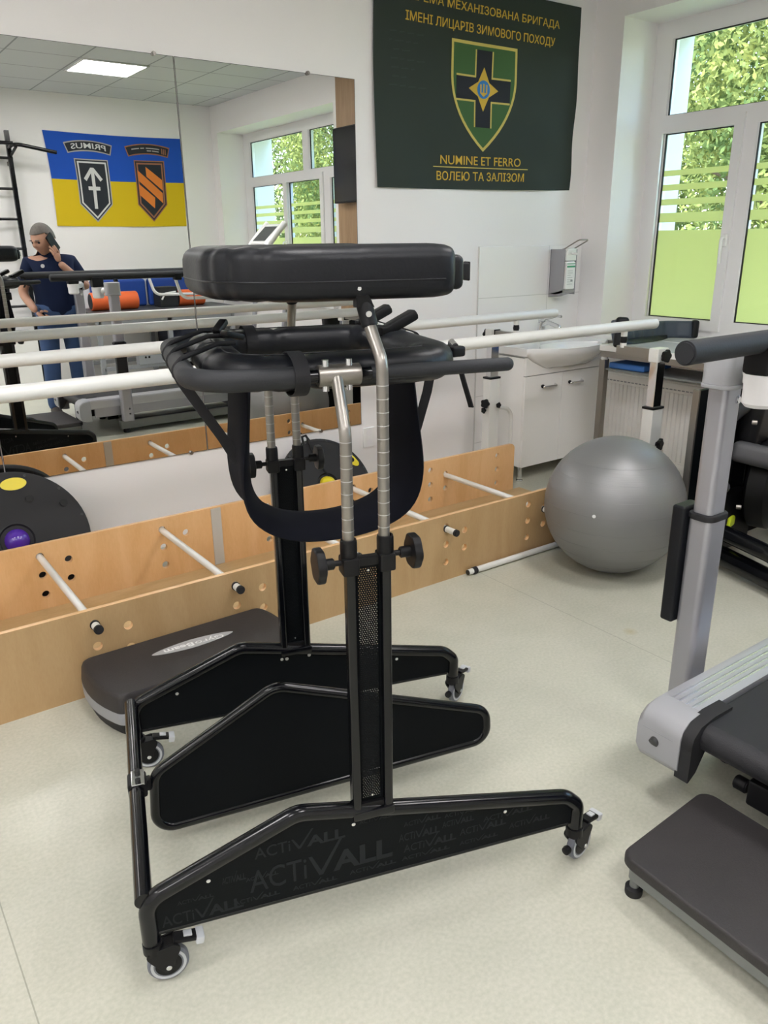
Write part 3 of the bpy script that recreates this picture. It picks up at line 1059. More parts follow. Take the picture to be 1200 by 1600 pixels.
# ------------------------------------------------------------------ balance domes leaning behind the walkway
def dome(cx, cy, Rr, tilt, lab, extra):
    a = R(tilt)
    up = Vector((0, math.sin(a), math.cos(a))); nrm = Vector((0, -math.cos(a), math.sin(a)))
    c = Vector((cx, cy, 0)) + up * Rr + Vector((0, 0, .004))
    t = thing('balance_dome', lab, 'balance trainer', (cx, cy, 0), 0, 'half ball balance trainers leaning on the mirror wall')
    # flat base: rim, recessed ribs, centre well
    MB().lathe([(0, -.03), (Rr * .90, -.035), (Rr * .985, -.028), (Rr, -.012), (Rr * .985, 0), (Rr * .93, .004), (Rr * .90, .0), (Rr * .62, -.003),
                (Rr * .26, -.003), (Rr * .235, -.001), (Rr * .215, -.012), (0, -.014)], c, nrm, 64).build('base_disc', 'black_rubber', t)
    MB().lathe([(Rr * .93, -.03), (Rr * .90, -Rr * .22), (Rr * .72, -Rr * .42), (Rr * .42, -Rr * .54), (0, -Rr * .58)], c, nrm, 48).build('dome', 'black_rubber', t)
    MB().sph(c - nrm * .012, Rr * .17, 12, (1, 1, 1)).build('centre_plug', 'purple' if extra == 'purple' else 'yellow_label', t)
    rim = MB()
    for k in range(12):
        an = 2 * PI * k / 12 + .2
        p = c + (Vector((1, 0, 0)) * math.cos(an) + up * math.sin(an)) * Rr * .945
        rim.cyl(p - nrm * .001, p + nrm * .0055, .006, 10)
    rim.build('rivet', 'dark_grey_metal', t, split=True)
    X = Vector((1, 0, 0))
    la = {'purple': (.13, .80), 'yellow': (.72, .42)}[extra]
    lp = c + X * (Rr * la[0]) + up * (Rr * la[1]) + nrm * .0016
    mt = frame(lp, X * math.cos(-.12) , up, nrm) if extra == 'purple' else frame(lp, (X * .55 - up * .83), (X * .83 + up * .55), nrm)
    lab_ = MB().flat([[(.055 * math.cos(2 * PI * k / 28), .028 * math.sin(2 * PI * k / 28)) for k in range(28)]], .0012, mt).build('label', 'yellow_label', t)
    lab_['label'] = 'yellow oval label'
    hs = MB()
    for sx_ in (-1, 1):
        p = c + X * (Rr * .72 * sx_) + up * (Rr * .40)
        hs.cyl(p - nrm * .005, p + nrm * .007, Rr * .055, 16, bev=.003)
    if extra == 'purple':
        hs.cyl(c + X * .09 + up * Rr * .55, c + X * .09 + up * Rr * .55 + nrm * .008, .017, 18, bev=.003)
    hs.build('foot_stud', 'black_plastic', t, split=True)
    if extra != 'purple':
        MB().sweep([c - X * .035 + up * Rr * .99 + nrm * .010, c - X * .02 + up * Rr * .5 + nrm * .010, c + X * .02 + up * .02 + nrm * .012, c + X * .04 - up * Rr * .5 + nrm * .01], .006).build('strap', 'webbing', t)
        MB().sweep([c - X * .06 + up * Rr * .97, c - X * .055 + up * (Rr + .02), c - X * .03 + up * (Rr + .024), c - X * .02 + up * Rr * .97], .007).build('carry_loop', 'webbing', t)
    return t
dome(.555, 3.372, .312, 28, 'black balance dome with purple centre plug behind the left of the walkway', 'purple')
dome(2.165, 3.372, .278, 36, 'black balance dome seen between the standing frame posts, strap across it', 'yellow')

# ------------------------------------------------------------------ parallel bars
t = thing('parallel_bars', 'long white parallel bars on adjustable posts over the plywood walkway', 'parallel bars', (1.4, 2.9, 0))
RZ = 1.078
for y, xe in ((2.54, 3.585), (3.30, 3.665)):
    MB().cyl((-.75, y, RZ), (xe, y, RZ), .0262, 28, bev=.006).build('rail', 'white_paint', t)
def star(mb, p, d, r=.021, th=.016):
    p = Vector(p); d = Vector(d).normalized()
    q = d.to_track_quat('Z', 'Y').to_matrix().to_4x4()
    pts = []
    for k in range(40):
        a = 2 * PI * k / 40
        rr = r * (1 + .13 * math.cos(5 * a))
        pts.append((rr * math.cos(a), rr * math.sin(a)))
    mb.flat([pts], th, Matrix.Translation(p + d * (th / 2 + .012)) @ q, .003)
    mb.cyl(p, p + d * .014, r * .45, 14)
    return mb
for (px, py, ry, hoop) in ((3.345, 3.50, 3.30, True), (3.345, 2.335, 2.54, False), (-.42, 3.50, 3.30, True), (-.42, 2.335, 2.54, False)):
    s = 1 if ry > py else -1
    MB().bb(px - .042, px + .042, py - .032, py + .032, 0, .70, .006).build('post', 'white_paint', t)
    c = MB().bb(px - .044, px + .044, py - .034, py + .034, .692, .704, .002)
    c.build('post_collar', 'black_plastic', t)
    MB().bb(px - .031, px + .031, py - .023, py + .023, .69, .955, .004).build('inner_post', 'chrome', t)
    MB().bb(px - .042, px + .042, py - .028, py + .028, .925, .992, .005).build('top_block', 'white_paint', t)
    # sliding cross arm and the pin carrying the rail
    MB().bb(px - .020, px + .020, py + s * .03, ry + s * .035, .938, .984, .003).build('cross_arm', 'satin_steel', t)
    MB().bb(px - .0225, px + .0225, py + s * .028, py + s * .036, .930, .990, .002).build('arm_collar', 'black_plastic', t)
    MB().cyl((px - .01, ry, .975), (px - .01, ry, RZ - .022), .016, 18).build('rail_pin', 'white_paint', t)
    MB().lathe([(0, 1.030), (.016, 1.030), (.019, 1.012), (.016, .998), (.012, .984), (0, .984)], (px - .01, ry, 0), (0, 0, 1), 20).build('pin_knob', 'black_plastic', t)
    kb = MB()
    star(kb, (px - .005, py - s * .028, .957), (0, -s, 0), .026, .018)
    if not hoop:
        star(kb, (px + .01, py - .032, .515), (.25, -1, 0), .025, .018)
    else:
        star(kb, (px - .043, py - .01, .545), (-1, -.3, 0), .024, .018)
        star(kb, (px + .02, py - .032, .53), (0, -1, 0), .014, .010)
    star(kb, (px - .043, py, .50), (-1, 0, 0), .015, .010)
    kb.build('clamp_knob', 'black_plastic', t, split=True)
    foot = MB().bb(px - .06, px + .06, py - .16, py + .12 if py + .12 < 3.7 else 3.69, 0, .012, .003)
    foot.build('foot_plate', 'white_paint', t)
    if hoop:
        MB().sweep(fillet([(px + .02, py - .01, .515), (px + .168, py - .01, .485), (px + .172, py - .01, .012)], .075), .0125).build('brace_hoop', 'white_paint', t)

# ------------------------------------------------------------------ wash basin cabinet
SX0, SX1, SY0, SY1 = 3.552, 4.30, 3.415, D - .002
t = thing('vanity_cabinet', 'white two door wash basin cabinet in the corner by the window', 'cabinet', ((SX0 + SX1) / 2, 3.58, 0))
MB().bb(SX0, SX0 + .016, SY0 + .018, SY1, .10, .80, .001).bb(SX1 - .016, SX1, SY0 + .018, SY1, .10, .80, .001).bb(SX0 + .016, SX1 - .016, SY1 - .01, SY1, .10, .70)\
    .bb(SX0 + .016, SX1 - .016, SY0 + .018, SY1 - .01, .10, .116).build('body', 'cabinet_white', t)
MB().bb(SX0, SX1, SY0, SY0 + .018, .692, .805, .002).build('fascia', 'cabinet_white', t)
xm = 3.892
for a, b, hx in ((SX0, xm - .0015, 3.762), (xm + .0015, SX1, 4.015)):
    d = MB().bb(a, b, SY0, SY0 + .017, .102, .688, .002).build('door', 'cabinet_white', t)
    MB().sweep(fillet([(hx - .062, SY0 + .002, .618), (hx - .056, SY0 - .022, .612), (hx + .056, SY0 - .022, .612), (hx + .062, SY0 + .002, .618)], .012), .0075).build('handle', 'chrome', d)
    MB().sph((hx - .058, SY0 - .008, .616), .012, 10).build('handle_cap', 'black_plastic', d)
for x in (SX0 + .03, SX1 - .04):
    for y in (SY0 + .04, SY1 - .05):
        MB().lathe([(0, 0), (.022, 0), (.022, .008), (.014, .014), (.014, .09), (.02, .10), (0, .101)], (x, y, 0)).build('foot', 'chrome', t)
# basin
t = thing('wash_basin', 'white ceramic wash basin with bowed front on the corner cabinet', 'basin', ((SX0 + SX1) / 2, 3.56, .722))
def basin_ring(z, bul, x0, x1, yb):
    pts = []
    cxx = (x0 + x1) / 2; hw = (x1 - x0) / 2
    pts.append((x1, yb, z)); pts.append((cxx, yb, z)); pts.append((x0, yb, z))
    for k in range(25):
        s = -1 + 2 * k / 24
        yy = SY0 - .006 - bul * max(0, 1 - (abs(s) / .97) ** 2.0)
        pts.append((cxx + hw * s, yy, z))
    return pts
rings = [basin_ring(.722, -.02, SX0 + .20, SX1 - .20, SY1), basin_ring(.735, .045, SX0 + .15, SX1 - .15, SY1), basin_ring(.775, .105, SX0 + .06, SX1 - .06, SY1),
         basin_ring(.815, .140, SX0 - .004, SX1 + .006, SY1), basin_ring(.840, .150, SX0 - .006, SX1 + .008, SY1), basin_ring(.859, .150, SX0 - .006, SX1 + .008, SY1), basin_ring(.863, .144, SX0 - .001, SX1 + .003, SY1)]
cxx = (SX0 + SX1) / 2
def bowl_ring(z, k_, y0=3.40):
    n = 28
    base = basin_ring(z, .2, SX0, SX1, SY1)
    out = []
    for p in base:
        dx, dy = p[0] - cxx, p[1] - y0
        a = math.atan2(dy / .17, dx / .30)
        out.append((cxx + .30 * k_ * math.cos(a), y0 + .155 * k_ * math.sin(a), z))
    return out
rings += [bowl_ring(.859, .92), bowl_ring(.82, .84), bowl_ring(.775, .55), bowl_ring(.762, .15)]
MB().loft(rings).build('bowl', 'white_gloss', t, sharp=50)
MB().lathe([(0, .764), (.022, .764), (.022, .767), (0, .768)], (cxx, 3.40, 0)).build('drain', 'chrome', t)
t = thing('basin_tap', 'chrome single lever mixer tap at the back of the wash basin', 'tap', (3.925, 3.66, .861))
f_ = MB().cyl((3.925, 3.665, .8605), (3.925, 3.655, .985), .024, 24, bev=.004)
f_.sweep(fillet([(3.925, 3.66, .955), (3.925, 3.60, .985), (3.925, 3.50, .962), (3.925, 3.497, .945)], .03), .014)
f_.build('tap_body', 'chrome', t)
MB().sweep([(3.925, 3.665, .99), (3.928, 3.62, 1.012), (3.936, 3.53, 1.028), (3.940, 3.50, 1.026)], .009, rad=[.023, .016, .009, .008]).build('lever', 'chrome', t)

# ------------------------------------------------------------------ disinfectant dispenser
t = thing('soap_dispenser', 'grey wall dispenser with white labelled bottle and wire elbow lever', 'dispenser', (4.12, D, 1.13))
dx0, dx1, dy0, dy1 = 4.065, 4.185, 3.615, D - .003
b_ = MB()
b_.bb(dx0, dx0 + .006, dy0, dy1, 1.15, 1.435, .001)
b_.bb(dx1 - .006, dx1, dy0, dy1, 1.15, 1.435, .001)
b_.bb(dx0, dx1, dy1 - .006, dy1, 1.15, 1.435, .001)
b_.loft([[(dx0, dy0 + .0, 1.165), (dx1, dy0 + .0, 1.165), (dx1, dy1, 1.13), (dx0, dy1, 1.13)], [(dx0, dy0, 1.18), (dx1, dy0, 1.18), (dx1, dy1, 1.15), (dx0, dy1, 1.15)]])
b_.build('housing', 'dispenser_grey', t)
bt = MB().bb(dx0 + .012, dx1 - .024, dy0 - .012, dy1 - .02, 1.182, 1.36, .010, 3).build('bottle', 'white_gloss', t)
MB().bb(dx0 + .014, dx1 - .026, dy0 - .0130, dy0 - .0122, 1.188, 1.352).build('label_panel', 'label_white', bt)
MB().bb(dx0 + .015, dx1 - .027, dy0 - .0137, dy0 - .0131, 1.322, 1.333).build('label_band', 'label_green', bt)
MB().bb(dx0 + .015, dx1 - .027, dy0 - .0137, dy0 - .0131, 1.342, 1.347).build('label_band', 'label_green', bt)
lp = MB()
for q in range(7):
    lp.bb(dx0 + .022, dx0 + .022 + .05 * (1 - .35 * (q % 3 == 2)), dy0 - .0137, dy0 - .0131, 1.30 - q * .014, 1.302 - q * .014)
lp.bb(dx0 + .055, dx0 + .075, dy0 - .0138, dy0 - .0131, 1.232, 1.244)
lp.build('label_print', 'silver_grey', bt)
p_ = MB().bb(dx0 + .010, dx1 - .012, dy0 - .006, dy1 - .02, 1.362, 1.425, .006)
p_.bb(dx0 + .018, dx1 - .02, dy0 - .012, dy0 + .05, 1.40, 1.440, .006)
p_.cyl((4.12, dy0 - .06, 1.405), (4.12, dy0, 1.412), .008, 12)
p_.build('pump_head', 'white_gloss', t)
MB().sweep(fillet([(dx0 + .014, dy1 - .03, 1.42), (dx0 + .014, dy0 + .02, 1.436), (dx0 + .012, dy0 - .10, 1.492), (dx1 - .012, dy0 - .10, 1.492), (dx1 - .014, dy0 + .02, 1.436), (dx1 - .014, dy1 - .03, 1.42)], .022), .0042).build('elbow_lever', 'satin_steel', t)

# ------------------------------------------------------------------ radiator under the window
t = thing('panel_radiator', 'white ribbed panel radiator below the window behind the table', 'radiator', (4.32, 2.75, .10))
prof = []
ry0, ry1 = 2.02, 3.405
nr = 42
MB().bb(4.285, 4.345, ry0, ry1, .115, .64, .004).build('body', 'radiator_white', t)
fr_ = MB()
for k in range(nr):
    y = ry0 + .02 + (ry1 - ry0 - .04) * (k + .5) / nr
    fr_.loft([[(4.286, y - .013, z), (4.286, y + .013, z), (4.2785, y + .0085, z), (4.2785, y - .0085, z)] for z in (.155, .585)])
fr_.bb(4.279, 4.287, ry0, ry1, .60, .645, .002).bb(4.279, 4.287, ry0, ry1, .112, .145, .002)
fr_.build('rib_front', 'radiator_white', t)
gr = MB()
for k in range(46):
    y = ry0 + .03 + (ry1 - ry0 - .06) * (k + .5) / 46
    gr.bb(4.2782, 4.281, y - .010, y + .010, .6025, .6095)
gr.build('slots', 'silver_grey', t)
MB().bb(4.283, 4.35, ry0, ry1, .64, .658, .003).build('top_grille', 'radiator_white', t)
for y in (2.2, 3.3):
    MB().bb(4.34, XW - .001, y - .02, y + .02, .15, .60).build('wall_bracket', 'radiator_white', t)
MB().cyl((4.31, 3.43, .02), (4.31, 3.43, .115), .011, 14).build('pipe', 'white_paint', t)

# ------------------------------------------------------------------ side table in front of the radiator
t = thing('side_table', 'narrow steel framed table with white top fixed under the window sill', 'table', (4.06, 2.55, 0))
TX0, TX1, TY0, TY1 = 3.90, 4.245, 2.07, 3.135
fm = MB()
for x in (TX0 + .02, TX1 - .02):
    fm.bb(x - .019, x + .019, TY0, TY1, .815, .853, .004)
for y in (TY0 + .02, TY1 - .02):
    fm.bb(TX0 + .0, TX1, y - .019, y + .019, .815, .853, .004)
fm.build('top_frame', 'satin_steel', t)
for x in (TX0 + .02,):
    for y in (TY0 + .02, TY1 - .02):
        l = MB().bb(x - .021, x + .021, y - .021, y + .021, .012, .80, .004).build('leg', 'satin_steel', t)
        MB().cyl((x, y, 0), (x, y, .014), .02, 14).build('foot_glide', 'black_rubber', l)
        MB().sph((x, y, .802), .022, 10).build('joint_cap', 'white_paint', l)
MB().bb(TX0 - .012, 4.305, TY0 - .012, TY1 + .0, .853, .888, .004).build('table_top', 'white_gloss', t)
MB().bb(TX0 + .01, TX1 - .01, TY0 + .02, TY1 - .02, .738, .748, .001).build('under_shelf', 'frame_grey', t)
t = tag(MB().bb(3.925, 4.20, 2.83, 3.085, .749, .785, .010, 3).build('exercise_mat', 'blue_mat'), 'folded blue mat on the shelf under the white table top', 'mat')

# rear brackets carry the back of the table on the wall
for y in (2.2, 3.0):
    MB().bb(4.24, XW - .001, y - .015, y + .015, .80, .815, .001).bb(4.355, XW - .001, y - .015, y + .015, .70, .815, .001).build('wall_bracket', 'satin_steel', [o for o in bpy.data.objects if o.name == 'side_table'][0])
# quilted back cushion on the table: a curved padded shell
t = thing('quilted_cushion', 'dark blue quilted curved cushion standing on the table and window sill', 'cushion', (4.2, 3.0, .89))
path = fillet([(3.845, 2.955, 0), (3.95, 3.09, 0), (4.25, 3.115, 0), (4.48, 3.075, 0), (4.575, 2.955, 0)], .12, False, 10)
# resample
def resample(P, n):
    P = [Vector(p) for p in P]
    L = [0]
    for a, b in zip(P[:-1], P[1:]): L.append(L[-1] + (b - a).length)
    out = []
    for k in range(n):
        s = L[-1] * k / (n - 1)
        i = 0
        while i < len(L) - 2 and L[i + 1] < s: i += 1
        f = (s - L[i]) / max(L[i + 1] - L[i], 1e-9)
        out.append(P[i].lerp(P[i + 1], f))
    return out
def shell(path, n, h0, h1, th, quilt, z0, nq=9):
    P = resample(path, n)
    rings = []
    for i in range(n):
        T_ = (P[min(i + 1, n - 1)] - P[max(i - 1, 0)]).normalized()
        Nn = Vector((-T_.y, T_.x, 0))
        s = i / (n - 1)
        h = h0 + (h1 - h0) * s + .02 * math.sin(PI * s) * -1
        puff = th * (1 - quilt * (abs(math.cos(PI * s * nq)) ** 6))
        if i in (0, n - 1): puff *= .45
        lean = .18
        ring = []
        m_ = 18
        for k in range(m_):
            a = 2 * PI * k / m_
            zz = z0 + h / 2 + (h / 2) * math.copysign(abs(math.sin(a)) ** .6, math.sin(a))
            dd = puff * math.copysign(abs(math.cos(a)) ** .7, math.cos(a)) * (1 - .0) + (zz - z0 - h / 2) * lean
            zz += .0
            ring.append(P[i] + Nn * dd + Vector((0, 0, zz)))
        rings.append(ring)
    return rings
MB().loft(shell(path, 61, .165, .105, .022, .45, .891)).build('quilted_pad', 'quilt_blue', t, sharp=60)
e0, e1 = Vector(path[0]), Vector(path[-1])
MB().box((e0.x - .002, e0.y - .004, .891 + .088), (.060, .075, .175), .020, (.05, .12, .7), 3).build('end_flap', 'black_vinyl', t)
MB().box((e1.x + .004, e1.y - .004, .891 + .056), (.045, .050, .112), .016, (0, 0, -.6), 3).build('end_flap', 'black_vinyl', t)
MB().loft([[(3.92, 3.045, .8905), (4.10, 3.085, .8905), (4.30, 3.085, .8905), (4.44, 3.045, .8905), (4.32, 3.005, .8905), (4.06, 3.0, .8905)],
           [(3.92, 3.055, .912), (4.10, 3.09, .912), (4.30, 3.09, .912), (4.44, 3.05, .912), (4.32, 3.035, .912), (4.06, 3.03, .912)]]).build('inner_shade', 'black_vinyl', t)  # black slab standing in for the shade inside the cushion's curve

# ------------------------------------------------------------------ silver ball
t = thing('exercise_ball', 'large silver grey exercise ball on the floor by the walkway end', 'ball', (2.90, 2.18, 0))
b_ = MB()
pr = []
for k in range(41):
    a = -PI / 2 + PI * k / 40
    r_ = .322 * math.cos(a); h = .318 + .322 * math.sin(a)
    h = max(h, .0005 + .004 * (1 - math.cos(a)) )
    pr.append((max(r_, 0), h))
b_.lathe(pr, (2.90, 2.18, 0), (0, 0, 1), 72)
o = b_.build('ball_skin', 'ball_vinyl', t, sharp=180)
rg = MB()
for z in (.08, .13, .20, .27, .35, .42, .49, .55):
    rr = math.sqrt(max(.322 ** 2 - (z - .318) ** 2, 0)) + .0004
    rg.sweep([(2.90 + rr * math.cos(2 * PI * k / 72), 2.18 + rr * math.sin(2 * PI * k / 72), z) for k in range(72)], .0006, 6, closed=True)
rg.build('grip_ring', 'ball_vinyl', t)
dv = Vector((-.83, -.47, .05)).normalized()
cb = Vector((2.90, 2.18, .318))
dv = (Vector((2.607, 2.058, .356)) - cb).normalized()
MB().cyl(cb + dv * .318, cb + dv * .3245, .008, 14, bev=.002).build('valve_plug', 'label_white', t)

# ------------------------------------------------------------------ wobble platform beside the walkway
t = thing('balance_platform', 'black half rounded training platform with grey band against the walkway', 'platform', (.87, 2.36, 0))
def plan(s=1.0, grow=0.0):
    pts = []
    def arc(x0, y0, x1, y1, bulge, n=8):
        d = Vector((x1 - x0, y1 - y0)); nrm = Vector((d.y, -d.x)).normalized()
        for k in range(n):
            u = k / n
            q = Vector((x0, y0)) + d * u + nrm * bulge * (4 * u * (1 - u))
            pts.append((q.x, q.y, 0))
    arc(.555, 2.205, 1.185, 2.205, .012)
    arc(1.185, 2.205, 1.215, 2.522, .035)
    arc(1.215, 2.522, .520, 2.522, -.0)
    arc(.520, 2.522, .555, 2.205, .030)
    q = fillet(pts, [.05 if k % 8 == 0 else 0 for k in range(len(pts))], True, 4)
    c = Vector((.87, 2.365, 0))
    out = []
    for v in q:
        d = v - c
        out.append(c + d * s)
    return out
def layer(zs):
    rings = []
    for z, s in zs:
        r_ = [Vector((v.x, min(v.y, 2.532), z)) for v in plan(s)]
        rings.append(r_)
    return rings
MB().loft(layer([(.001, .93), (.006, .95), (.049, .992)])).build('lower_half', 'black_rubber', t)
MB().loft(layer([(.049, .993), (.053, .999), (.088, 1.0), (.092, .995)])).build('middle_band', 'silver_grey', t)
MB().loft(layer([(.091, .996), (.096, 1.0), (.140, .985), (.153, .968), (.158, .945), (.1585, .90)])).build('upper_half', 'mat_top', t)
ov = [(.150 * math.copysign(abs(math.cos(a)) ** 1.25, math.cos(a)), .030 * math.copysign(abs(math.sin(a)) ** 1.25, math.sin(a))) for a in [2 * PI * k / 56 for k in range(56)]]
fx = frame((.882, 2.392, .159), (-1, .03, 0), (-.03, -1, 0), (0, 0, 1))
MB().flat([ov], .0014, fx).build('oval_badge', 'label_silver', t)
me = fit_text('Gyro', .105, .034, ext=.0003)
MB().mesh(me, fx @ Matrix.Translation((-.110, -.013, .0011))).build('lettering', 'label_white', t)
me = fit_text('Beam', .105, .026, ext=.0003, off=.02)
MB().mesh(me, fx @ Matrix.Translation((.002, -.009, .0011))).build('lettering', 'label_white', t)

# ================================================================== STANDING FRAME (local axes: x along, y across, z up)
WB = thing('standing_frame', 'black wheeled standing frame with arm pad, ring cushion and navy sling', 'standing frame', (.332, 1.309, 0), R(-17))
WW = .76
def wb(mb, name, mm, parent=None, **kw):
    return mb.build(name, mm, parent or WB, local=True, **kw)
SIDE = [(-.006, .098), (-.006, .218), (.318, .348), (.985, .208), (1.018, .175), (1.018, .088)]
def sidepath(v):
    return fillet([(a, v, b) for a, b in SIDE], [0, .055, .06, .06, .03, 0], False, 8)
for v, sgn in ((0.0, -1), (WW, 1)):
    wb(MB().sweep(sidepath(v), .0185, 16), 'side_tube', 'black_gloss')
    low = [(.004, .128), (1.000, .125)]
    tp = [(p.x, p.z) for p in sidepath(v)]
    tp = [q for q in tp if .125 < q[1]]
    poly = [(.006, .128)] + tp + [(1.002, .128)]
    q = fillet([(a, b, 0) for a, b in poly], 0, True)
    pn = MB().flat([[(a.x, a.y) for a in q]], .010, frame((0, v, 0), (1, 0, 0), (0, 0, 1), (0, -1, 0)), .002)
    pan = wb(pn, 'side_panel', 'black_panel')
    wb(MB().sweep([(.012, v, .130), (.5, v, .1275), (.995, v, .126)], .0068, 10), 'edge_trim', 'black_gloss', pan)
    # printed lettering on the outer face
    yo = v + sgn * .0056
    fx = frame((0, yo, 0), (1, 0, 0), (0, 0, 1), (0, -1, 0)) if sgn < 0 else frame((1.0, yo, 0), (-1, 0, 0), (0, 0, 1), (0, 1, 0))
    def word(x, z, w, h, parts=True):
        pr = MB()
        a = fit_text('ACTi', w * .385, h * .80, ext=.0002)
        pr.mesh(a, fx @ Matrix.Translation((x, z, 0)))
        c = fit_text('ALL', w * .43, h * .74, ext=.0002, off=.03)
        pr.mesh(c, fx @ Matrix.Translation((x + w * .57, z, 0)))
        vx = x + w * .40
        sw = h * .085
        poly = [(vx, z + h * .78), (vx + sw * 1.3, z + h * .78), (vx + w * .085, z + h * .17), (vx + w * .225, z + h * 1.25), (vx + w * .245, z + h * 1.25), (vx + w * .097, z), (vx + w * .070, z)]
        pr.flat([poly], .0004, fx)
        return pr
    W_ = [(.207, .172, .325, .072), (.222, .258, .200, .036), (.020, .142, .170, .036), (.150, .214, .050, .022), (.548, .205, .100, .026), (.655, .214, .080, .020),
          (.560, .172, .130, .026), (.700, .178, .120, .024), (.430, .150, .110, .014), (.300, .148, .100, .014), (.560, .244, .090, .016), (.660, .240, .090, .014),
          (.760, .200, .130, .018), (.830, .160, .110, .020), (.170, .150, .100, .014), (.455, .282, .08, .012), (.20, .205, .07, .012), (.055, .190, .075, .012), (.700, .150, .10, .013), (.555, .150, .12, .013)]
    pm = None
    big = MB()
    for (x, z, w, h) in (W_ if sgn < 0 else [(1 - a - w, b, w, h) for a, b, w, h in W_[:9]]):
        pr = word(x, z, w, h)
        me = bpy.data.meshes.new('t'); pr.bm.to_mesh(me); pr.bm.free()
        big.mesh(me)
    wb(big, 'printed_lettering', 'panel_print', pan, smooth=False)
    sc = MB()
    for a, b in ((.122, .236), (.441, .289), (.815, .217)):
        sc.cyl((a, yo - sgn * .001, b), (a, yo + sgn * .004, b), .0045, 14, bev=.001)
        sc.cyl((a, v - sgn * .0045, b), (a, v - sgn * .009, b), .005, 12)
    wb(sc, 'screw', 'bolt_zinc', pan, split=True)
    # small bracket screws on the inner face, beside the column foot
    sc = MB()
    for a in (.455, .525):
        sc.cyl((a, v - sgn * .004, .292), (a, v - sgn * .016, .292), .0055, 12)
    wb(sc, 'bracket_screw', 'bolt_zinc', pan, split=True)

# cross bar at the closed end, with the hinge clamp of the leg divider
CBZ = .222
wb(MB().cyl((-.010, -.004, CBZ), (-.010, WW + .004, CBZ), .0185, 22), 'cross_bar', 'black_gloss')
cl = wb(MB().bb(-.030, .016, .352, .408, CBZ - .021, CBZ + .021, .006).bb(.006, .026, .368, .392, CBZ - .016, CBZ + .016, .004), 'hinge_clamp', 'black_plastic')
wb(MB().bb(-.020, .012, .350, .410, CBZ + .0185, CBZ + .0235, .002), 'clamp_plate', 'chrome', cl)
cb = MB()
for v in (.361, .399):
    cb.cyl((-.004, v, CBZ + .022), (-.004, v, CBZ + .031), .0075, 6)
wb(cb, 'clamp_bolt', 'black_plastic', cl, split=True)

# leg divider
div = fillet([(a, .38, b) for a, b in ((.024, .075), (.036, .245), (.352, .430), (.952, .226), (.958, .128))], [.045, .05, .06, .05, .045], True, 8)
wb(MB().sweep(div, .0135, 14, closed=True), 'divider_tube', 'black_gloss')
dp = fillet([(a, b, 0) for a, b in ((.030, .080), (.040, .240), (.352, .424), (.946, .222), (.952, .134))], [.04, .045, .055, .045, .04], True, 8)
wb(MB().flat([[(p.x, p.y) for p in dp]], .014, frame((0, .38, 0), (1, 0, 0), (0, 0, 1), (0, -1, 0)), .004), 'divider_panel', 'black_panel')

# casters
def caster(u, v, ang, pedal=True, lock=True):
    a = R(ang)
    d = Vector((math.cos(a), math.sin(a), 0)); s = Vector((-d.y, d.x, 0))
    c = Vector((u, v, 0)) + d * .026
    body = MB()
    body.cyl((u, v, .082), (u, v, .112), .0215, 20, bev=.003)
    # twin fork cheeks
    for k in (-1, 1):
        o = c + s * (.0165 * k)
        pts = []
        for (a_, b_) in ((-.046, .090), (.014, .101), (.030, .090), (.013, .056), (.009, .036), (-.009, .036), (-.034, .068)):
            pts.append((a_, b_))
        q = fillet([(x, y, 0) for x, y in pts], .010, True, 4)
        body.flat([[(p.x, p.y) for p in q]], .006, frame(o, d, (0, 0, 1), d.cross(Vector((0, 0, 1)))), .001)
    body.box(c + Vector((0, 0, .090)) - d * .006, (.062, .036, .016), .004, (0, 0, a))
    cs = wb(body, 'caster', 'black_plastic')
    w = MB()
    w.lathe([(.012, -.0095), (.030, -.0105), (.040, -.010), (.0435, -.006), (.0438, 0), (.0435, .006), (.040, .010), (.030, .0105), (.012, .0095)], c + Vector((0, 0, .0442)), s, 36)
    wb(w, 'wheel', 'wheel_grey', cs)
    h = MB().lathe([(0, -.0118), (.028, -.0112), (.0285, 0), (.028, .0112), (0, .0118)], c + Vector((0, 0, .0442)), s, 30)
    wb(h, 'wheel_hub', 'black_plastic', cs)
    ring = MB()
    for k in (-1, 1):
        ring.lathe([(.0315, .0108 * k), (.0375, .0112 * k), (.0375, .0098 * k), (.0315, .0098 * k)], c + Vector((0, 0, .0442)), s, 36)
    wb(ring, 'wheel_ring', 'clear_pedal', cs)
    ax = MB().cyl(c + Vector((0, 0, .0442)) - s * .0215, c + Vector((0, 0, .0442)) + s * .0215, .006, 14, bev=.001)
    wb(ax, 'axle_bolt', 'bolt_zinc', cs)
    if pedal:
        p = MB()
        p.box(c + d * .040 + Vector((0, 0, .097)), (.050, .028, .010), .003, Matrix.Rotation(a, 4, 'Z') @ Matrix.Rotation(R(10), 4, 'Y'))
        wb(p, 'brake_pedal', 'black_plastic', cs)
        p = MB()
        p.box(c + d * .070 + Vector((0, 0, .088)), (.018, .034, .020), .004, Matrix.Rotation(a, 4, 'Z') @ Matrix.Rotation(R(10), 4, 'Y'))
        p.box(c + d * .046 + Vector((0, 0, .1035)), (.018, .016, .004), .001, Matrix.Rotation(a, 4, 'Z') @ Matrix.Rotation(R(10), 4, 'Y'))
        wb(p, 'pedal_tip', 'clear_pedal', cs)
    if not lock:
        return
    # directional lock knob
    k_ = MB()
    o = c - d * .040 + Vector((0, 0, .050))
    k_.cyl(o + d * .02, o - d * .008, .005, 10)
    wb(k_, 'lock_pin', 'bolt_zinc', cs)
    wb(MB().lathe([(0, 0), (.010, 0), (.0115, .006), (.010, .014), (0, .016)], o - d * .006, -d, 16), 'lock_knob', 'black_plastic', cs)
caster(-.004, 0.0, 2, True, False)
caster(1.018, 0.0, 24)
caster(-.004, WW, 0, True, False)
caster(1.018, WW, 38)

